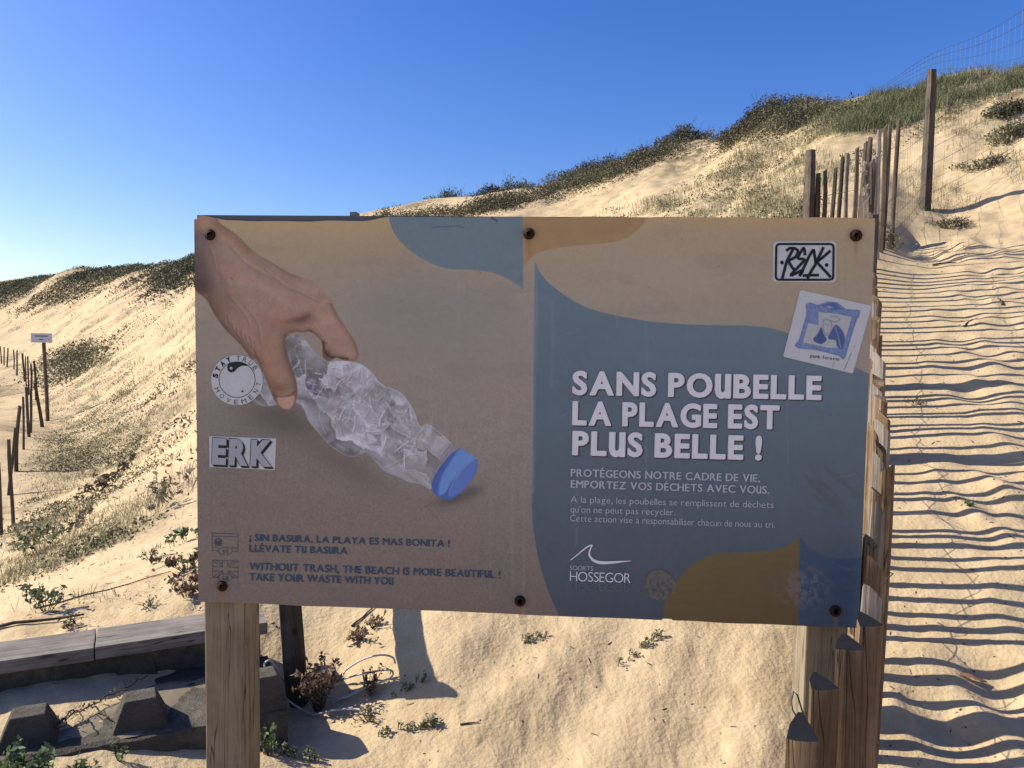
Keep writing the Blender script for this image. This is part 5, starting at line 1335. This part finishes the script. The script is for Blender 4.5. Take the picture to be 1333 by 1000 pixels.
def shrub(label, px, py, Y, wpx, hpx, n, size, pal, seed, group='shrubs along the crest of the dune'):
    rs = np.random.default_rng(seed)
    c = at(px, py, Y); w = wpx / 1000 * Y / 2; h = hpx / 1000 * Y
    g0 = at(px, py + hpx * 0.5, Y); gz = g0[2]
    root = empty('shrub', (c[0], c[1], gz)); tag(root, label, 'shrub', group)
    nl = max(5, int(wpx / 9)); L = []
    x0p = px - wpx / 2
    for i in range(nl):                                        # lobes following the slope
        t = (i + 0.5) / nl; x = (t - 0.5) * 2 * w * 0.9 + rs.uniform(-.1, .1) * w; y = rs.uniform(-0.5, 0.15) * min(w, 1.2)
        gg = float(H(c[0] + x, c[1] + y)) if np.isfinite(H(c[0] + x, c[1] + y)) else gz
        hh = h * (0.45 + 0.35 * math.sin(math.pi * t)) * rs.uniform(0.7, 1.2)
        L.append((x, y, gg - gz + hh * 0.18, w / nl * 1.9 + 0.12, hh * 0.70))
    def cf(n, rs):
        k = rs.integers(0, nl, n); Lq = np.array(L)[k]
        d = rs.normal(0, 1, (n, 3)); d /= np.linalg.norm(d, axis=1)[:, None]
        r = rs.random(n) ** 0.35; r *= 1 + 0.28 * vnoise(d[:, 0] * 3 + k * 3.1, d[:, 2] * 3 + d[:, 1] * 2)
        P = Lq[:, :3] + d * r[:, None] * np.stack([Lq[:, 3], Lq[:, 3] * 0.9, Lq[:, 4]], -1)
        C = pick_cols(pal, n, rs) * rs.uniform(0.7, 1.35, (nl, 1))[k] * rs.uniform(0.7, 1.3, (n, 1))
        return P, C
    V, F, C = leaf_cloud(cf, n, size, pal, rs); mesh_np('foliage', V, F, M['leaf'], root, False, C)
    mb = MB()
    for k in range(46):
        x, y, z, a, b = L[rs.integers(0, nl)]; e = Vector((x + rs.uniform(-1, 1) * a, y + rs.uniform(-1, 1) * a, z + b * rs.uniform(0.7, 1.45)))
        mb.tube([(x * 0.9, y * 0.9, z - b), ((x + e.x) / 2 + rs.uniform(-.03, .03), (y + e.y) / 2, (z + e.z) / 2), e], 0.006, 3, 0.002)
    mb.build('twigs', M['old'], root)['kind'] = 'stuff'
    return root
BR = [(0.075, 0.06, 0.04), (0.05, 0.045, 0.03), (0.10, 0.075, 0.05)]
shrub('rounded dark green shrub standing out alone on the skyline', 890, 172, 22, 62, 36, 7000, 0.03, DARK, 1)
shrub('longest dark brown shrub mass on the skyline behind the fence pales', 1012, 150, 18.6, 150, 34, 12000, 0.027, DARK + BR, 2)
shrub('brown shrub thicket half way along the skyline', 782, 217, 25, 96, 26, 7500, 0.032, DARK + BR, 3)
shrub('small brown shrub hanging onto the sand slope', 838, 203, 23.5, 36, 24, 2600, 0.032, BR + DARK, 4)
shrub('deep green mounded shrub just above the blue shape of the board', 657, 257, 26, 70, 38, 8000, 0.034, DARK + [(0.05, 0.07, 0.03)], 5)
shrub('olive heather-like shrub left of the deep green one', 598, 262, 28, 84, 28, 7500, 0.034, OLIVE + BR, 6)
shrub('lowest dark shrub where the crest dips behind the board', 533, 275, 30, 50, 16, 3000, 0.034, DARK + OLIVE, 7)
shrub('thin twiggy shrub between the two thickets on the skyline', 725, 236, 26, 52, 16, 2600, 0.032, BR + STRAW, 8)
shrub('grey green shrub at the right edge above the path', 1318, 176, 11.2, 60, 22, 1500, 0.03, OLIVE + STRAW, 9, 'low shrubs right of the tall post')
shrub('dark leafy shrub high at the right edge', 1308, 142, 12, 44, 24, 1300, 0.03, DARK + OLIVE, 10, 'low shrubs right of the tall post')
shrub('sparse shrub half way between tall post and right edge', 1276, 215, 10.6, 48, 16, 900, 0.02, OLIVE + STRAW, 12, 'low shrubs right of the tall post')
shrub('dry dark weed clump right under the tall post', 1236, 272, 9.2, 34, 14, 700, 0.018, BR + STRAW, 13, 'low shrubs right of the tall post')

# small plants near the viewer
def beach_plant(label, px, py, r, h, n, size, pal, seed, stems=10, cat='plant', group=None, elong=None):
    rs = np.random.default_rng(seed); c = hit1(px, py); root = empty('beach_plant', tuple(c)); tag(root, label, cat, group)
    tips = []; mb = MB()
    for k in range(stems):
        a = rs.uniform(0, 6.28); q = rs.uniform(0.3, 1) * r
        dx, dy = q * math.cos(a), q * math.sin(a)
        if elong is not None: t = rs.uniform(-1, 1); dx = elong[0] * t + dx * 0.3; dy = elong[1] * t + dy * 0.3
        gz = float(H(c[0] + dx, c[1] + dy)) - c[2]; tz = gz + h * rs.uniform(0.4, 1.1)
        p0 = (dx * 0.15, dy * 0.15, float(H(c[0] + dx * .15, c[1] + dy * .15)) - c[2] - 0.004) if elong is None else (dx - 0.3 * elong[0] * .3, dy, gz)
        mb.tube([p0, ((p0[0] + dx) / 2 + rs.uniform(-.1, .1) * r, (p0[1] + dy) / 2, (p0[2] + tz) / 2 + 0.25 * h), (dx, dy, tz)], 0.0016, 4, 0.0008)
        tips.append((p0, (dx, dy, tz)))
    mb.build('stems', M['old'], root)['kind'] = 'stuff'
    T0 = np.array([t[0] for t in tips]); T1 = np.array([t[1] for t in tips])
    def cf(n, rs):
        k = rs.integers(0, len(tips), n); f = rs.uniform(0.25, 1.05, (n, 1))
        P = T0[k] * (1 - f) + T1[k] * f; P[:, 2] += 0.25 * h * (1 - (2 * f[:, 0] - 1) ** 2); P += rs.normal(0, size * 0.55, (n, 3)); 
        return P, pick_cols(pal, n, rs) * rs.uniform(0.7, 1.4, (n, 1))
    V, F, C = leaf_cloud(cf, n, size, pal, rs); mesh_np('leaves', V, F, M['leaf'], root, False, C)['kind'] = 'stuff'
    return root
BG = [(0.10, 0.15, 0.06), (0.15, 0.20, 0.09), (0.07, 0.11, 0.045)]
RD = [(0.13, 0.07, 0.05), (0.10, 0.09, 0.05), (0.16, 0.10, 0.06)]
GG = [(0.19, 0.21, 0.14), (0.14, 0.17, 0.10), (0.24, 0.24, 0.16)]
DB = [(0.16, 0.11, 0.07), (0.24, 0.17, 0.11), (0.10, 0.07, 0.05), (0.30, 0.22, 0.14)]
beach_plant('fresh green succulent sprig against the left edge of the board', 244, 706, 0.16, 0.10, 130, 0.020, BG, 31, elong=(-0.12, -0.03))
beach_plant('reddish succulent below the green sprig at the board edge', 243, 742, 0.13, 0.10, 130, 0.018, RD + BG[:1], 32)
beach_plant('lowest reddish succulent clump beside the board edge', 243, 778, 0.10, 0.07, 110, 0.015, RD, 33)
beach_plant('rounded green plant alone on the sand above the left plank', 61, 795, 0.11, 0.10, 170, 0.014, GG + BG, 34)
beach_plant('small brown and green sprig next to the plank joint', 90, 818, 0.07, 0.04, 70, 0.009, RD + BG, 35)
beach_plant('tiny green sprig in the middle of the sand slope at left', 195, 728, 0.07, 0.05, 60, 0.010, BG + RD, 36)
beach_plant('pair of tiny seedlings above the plank by the board', 195, 790, 0.06, 0.03, 50, 0.007, GG, 37)
beach_plant('blue green thistle clump in the hollow at left', 50, 722, 0.40, 0.22, 260, 0.024, GG + BG, 38)
beach_plant('brown leafy thistle clump below the stakes', 90, 700, 0.35, 0.22, 240, 0.026, DB + GG, 39)
beach_plant('dark dense bush halfway down the hollow', 146, 640, 0.42, 0.28, 320, 0.032, [(0.09, .07, .05), (.12, .10, .06)], 40)
beach_plant('grey green tuft on the sand left of the board', 205, 668, 0.30, 0.22, 200, 0.024, GG + DB, 41)
beach_plant('yellowish weed clump beneath the stakes at far left', 45, 708, 0.16, 0.12, 120, 0.02, [(0.28, .20, .07), (.2, .15, .07)], 42)
beach_plant('creeping grey green plant in a diagonal line under the blue half', 835, 850, 0.05, 0.022, 190, 0.0065, GG + BG, 43, 22, elong=(0.085, 0.055))
beach_plant('small creeping sprig just under the board middle', 694, 836, 0.04, 0.018, 110, 0.006, GG, 44, 14, elong=(0.05, 0.02))
beach_plant('crawling green stem on the sand below the cable', 533, 952, 0.04, 0.02, 170, 0.0065, GG + BG, 45, 22, elong=(0.10, 0.02))
beach_plant('little round sprig beside the crawling stem', 563, 944, 0.028, 0.03, 60, 0.0075, GG, 46, 7)
beach_plant('green seedling on the bent shadow corner', 535, 896, 0.05, 0.02, 90, 0.007, GG + BG, 47, 12, elong=(0.07, 0.02))
beach_plant('tangled dry brown plant at the foot of the short post', 415, 925, 0.085, 0.15, 620, 0.011, DB, 48, 40)
beach_plant('smaller dry brown plant right of the tangled one', 482, 908, 0.05, 0.06, 220, 0.008, DB, 49, 20)
beach_plant('tuft of fine grey weed below the dry plants', 478, 940, 0.05, 0.035, 160, 0.006, GG + STRAW, 50, 16)
beach_plant('low green mat of weeds at the foot of the left leg', 375, 985, 0.10, 0.03, 520, 0.0065, BG + GG, 51, 36, elong=(0.10, 0.0))
beach_plant('leggy green weed rising beside the left leg', 352, 985, 0.04, 0.08, 70, 0.010, BG, 52, 6)
beach_plant('lush green weed in the lower left corner', 25, 1020, 0.09, 0.06, 420, 0.013, BG, 53, 40)
beach_plant('second green weed below the front row of studs', 100, 1022, 0.06, 0.04, 260, 0.011, BG, 54, 20)
beach_plant('small sprout in the shade under the tread', 155, 992, 0.03, 0.05, 40, 0.008, BG, 55, 5)
beach_plant('brown dried sprig on the sand above the cable', 470, 835, 0.07, 0.05, 120, 0.010, DB, 56, 12)
beach_plant('dark green weed on the path among the stripes', 1262, 660, 0.03, 0.02, 30, 0.010, BG, 57, 6)
beach_plant('tiny weed on the upper path', 1192, 527, 0.08, 0.03, 60, 0.010, DB, 58, 8)
beach_plant('brush of dry grass at the bend of the far pales', 1160, 325, 0.25, 0.16, 240, 0.016, STRAW + OLIVE, 59, 26)
beach_plant('dry stem cluster on the sand above the ledge end', 488, 818, 0.05, 0.05, 80, 0.009, DB, 60, 10)

# runner of dead vine across the tread of the ledge
vr = empty('dead_vine', tuple(atz(175, 925, ZS))); tag(vr, 'thin dead vine trailing across the concrete between the studs', 'vine'); v0 = Vector(vr.location)
def V6(P): return [(x / 2.777, 640 + y / 2.777) for x, y in P]
for P in ([(190, 890), (230, 860), (290, 825), (360, 790), (430, 755), (500, 715), (540, 700)], [(215, 870), (265, 830), (300, 850), (295, 880)], [(320, 805), (370, 830), (390, 860), (350, 850)], [(195, 885), (240, 880), (235, 850)]):
    pts_ = [tuple(Vector(atz(x, y, ZS)) + Vector((0, 0, 0.024 + 0.012 * random.random())) - v0) for x, y in smooth_line(V6(P), 4)]
    mb = MB(); mb.tube(pts_, 0.0028, 5, 0.0014); mb.build('stem', M['old'], vr)
rs = np.random.default_rng(77)
S = smooth_line(V6([(190, 890), (230, 860), (290, 825), (360, 790), (430, 755), (500, 715)]), 20)
def cf(n, rs):
    k = rs.integers(0, len(S), n); P = np.array([atz(S[i][0], S[i][1], ZS) for i in k]) - np.array(v0); P[:, 2] += 0.03; P += rs.normal(0, 0.007, (n, 3)); return P, pick_cols(DB, n, rs)
V, F, C = leaf_cloud(cf, 120, 0.006, DB, rs); mesh_np('withered_leaves', V, F, M['leaf'], vr, False, C)['kind'] = 'stuff'

# small litter: leaf, twigs
p = hit1(1265, 887); V = []
for i in range(9):
    t = i / 8; w_ = 0.013 * math.sin(math.pi * min(1, t * 0.95 + 0.04)); x = (t - 0.5) * 0.095; z = 0.010 + 0.006 * math.sin(5 * t)
    V += [(x, -w_, z + 0.006), (x, 0, z), (x, w_, z + 0.007)]
F = [(i * 3 + k, (i + 1) * 3 + k, (i + 1) * 3 + k + 1, i * 3 + k + 1) for i in range(8) for k in range(2)]
mb = MB(); mb.add(V, F); o = mb.build('dead_leaf', M['dead_leaf'], None, True); o.location = tuple(p); o.rotation_euler = (0.15, 0.1, -0.15); tag(o, 'curled reddish brown dead leaf lying on the striped path', 'leaf')
def twig(px_, py_, L, ang, label, seed, r=0.0035):
    rs = random.Random(seed); c = hit1(px_, py_); P = []
    for i in range(7):
        t = i / 6 - 0.5; x = c[0] + L * t * math.cos(ang) + rs.uniform(-.01, .01); y = c[1] + L * t * math.sin(ang); P.append((x - c[0], y - c[1], float(H(x, y)) + r * 1.2 - c[2]))
    mb = MB(); mb.tube(P, r, 6, r * 0.4); o = mb.build('twig', M['old'], None, True); o.location = tuple(c); tag(o, label, 'twig')
twig(612, 945, 0.05, 0.1, 'short dark twig on open sand below the board centre', 1, 0.003)
twig(1262, 420, 0.30, 0.7, 'long thin stick lying across the upper path', 2, 0.006)
twig(1230, 345, 0.25, 0.1, 'dark stick near the top of the striped path', 3, 0.01)
twig(480, 800, 0.16, 0.9, 'curved brown root lying on the sand by the netting shadow', 4, 0.004)
twig(1302, 395, 0.12, 1.2, 'small stub of wood at the right edge of the path', 5, 0.01)
twig(20, 815, 0.45, 0.35, 'bent dark branch lying behind the plank at far left', 6, 0.009)
twig(140, 770, 0.5, 0.55, 'thin root running up the sand above the plank', 7, 0.004)

# crumbs of bark, shell and stalk lying about on the near sand
rs = np.random.default_rng(123); sp_ = np.concatenate([sample_px([(345, 800), (1030, 815), (1030, 1000), (345, 1000)], 120, rs=rs), sample_px([(1150, 300), (1333, 290), (1333, 1000), (1150, 1000)], 260, rs=rs), sample_px([(0, 700), (250, 600), (250, 780), (0, 820)], 260, rs=rs)])
P = hit(sp_[:, 0], sp_[:, 1]); P = P[np.isfinite(P[:, 0])]; n = len(P); d = np.hypot(P[:, 0], P[:, 1]); an = rs.uniform(0, 6.28, n); L = rs.uniform(0.001, 0.005, n) * (0.6 + d * 0.22) * np.where(rs.random(n) < 0.15, 2.5, 1); W = np.minimum(L * 0.5, 0.0022 * (0.6 + d * .22))
e = np.stack([np.cos(an), np.sin(an)], -1); f = np.stack([-np.sin(an), np.cos(an)], -1)
V = []
for (a, b, c) in ((-1, -1, 0), (1, -.6, 0), (1, .6, 0), (-1, 1, 0), (-.5, 0, 1), (.6, 0, 1)):
    xy = P[:, :2] + e * (a * L)[:, None] + f * (b * W)[:, None]; V.append(np.concatenate([xy, (H(xy[:, 0], xy[:, 1]) + c * W * 1.2 - 0.0004)[:, None]], 1))
V = np.stack(V, 1).reshape(-1, 3); i = np.arange(n)[:, None] * 6
F = np.concatenate([np.concatenate([i + a, i + b, i + c, i + d_], 1) for a, b, c, d_ in ((0, 1, 5, 4), (2, 3, 4, 5))] )
o = mesh_np('debris', V, F, M['leaf'], None, False, np.repeat(pick_cols([(0.10, .07, .045), (.16, .12, .08), (.07, .05, .04), (.3, .25, .2)], n, rs), 6, 0)); tag(o, 'tiny dark crumbs of bark and stalk strewn over the sand', 'debris', None, 'stuff')
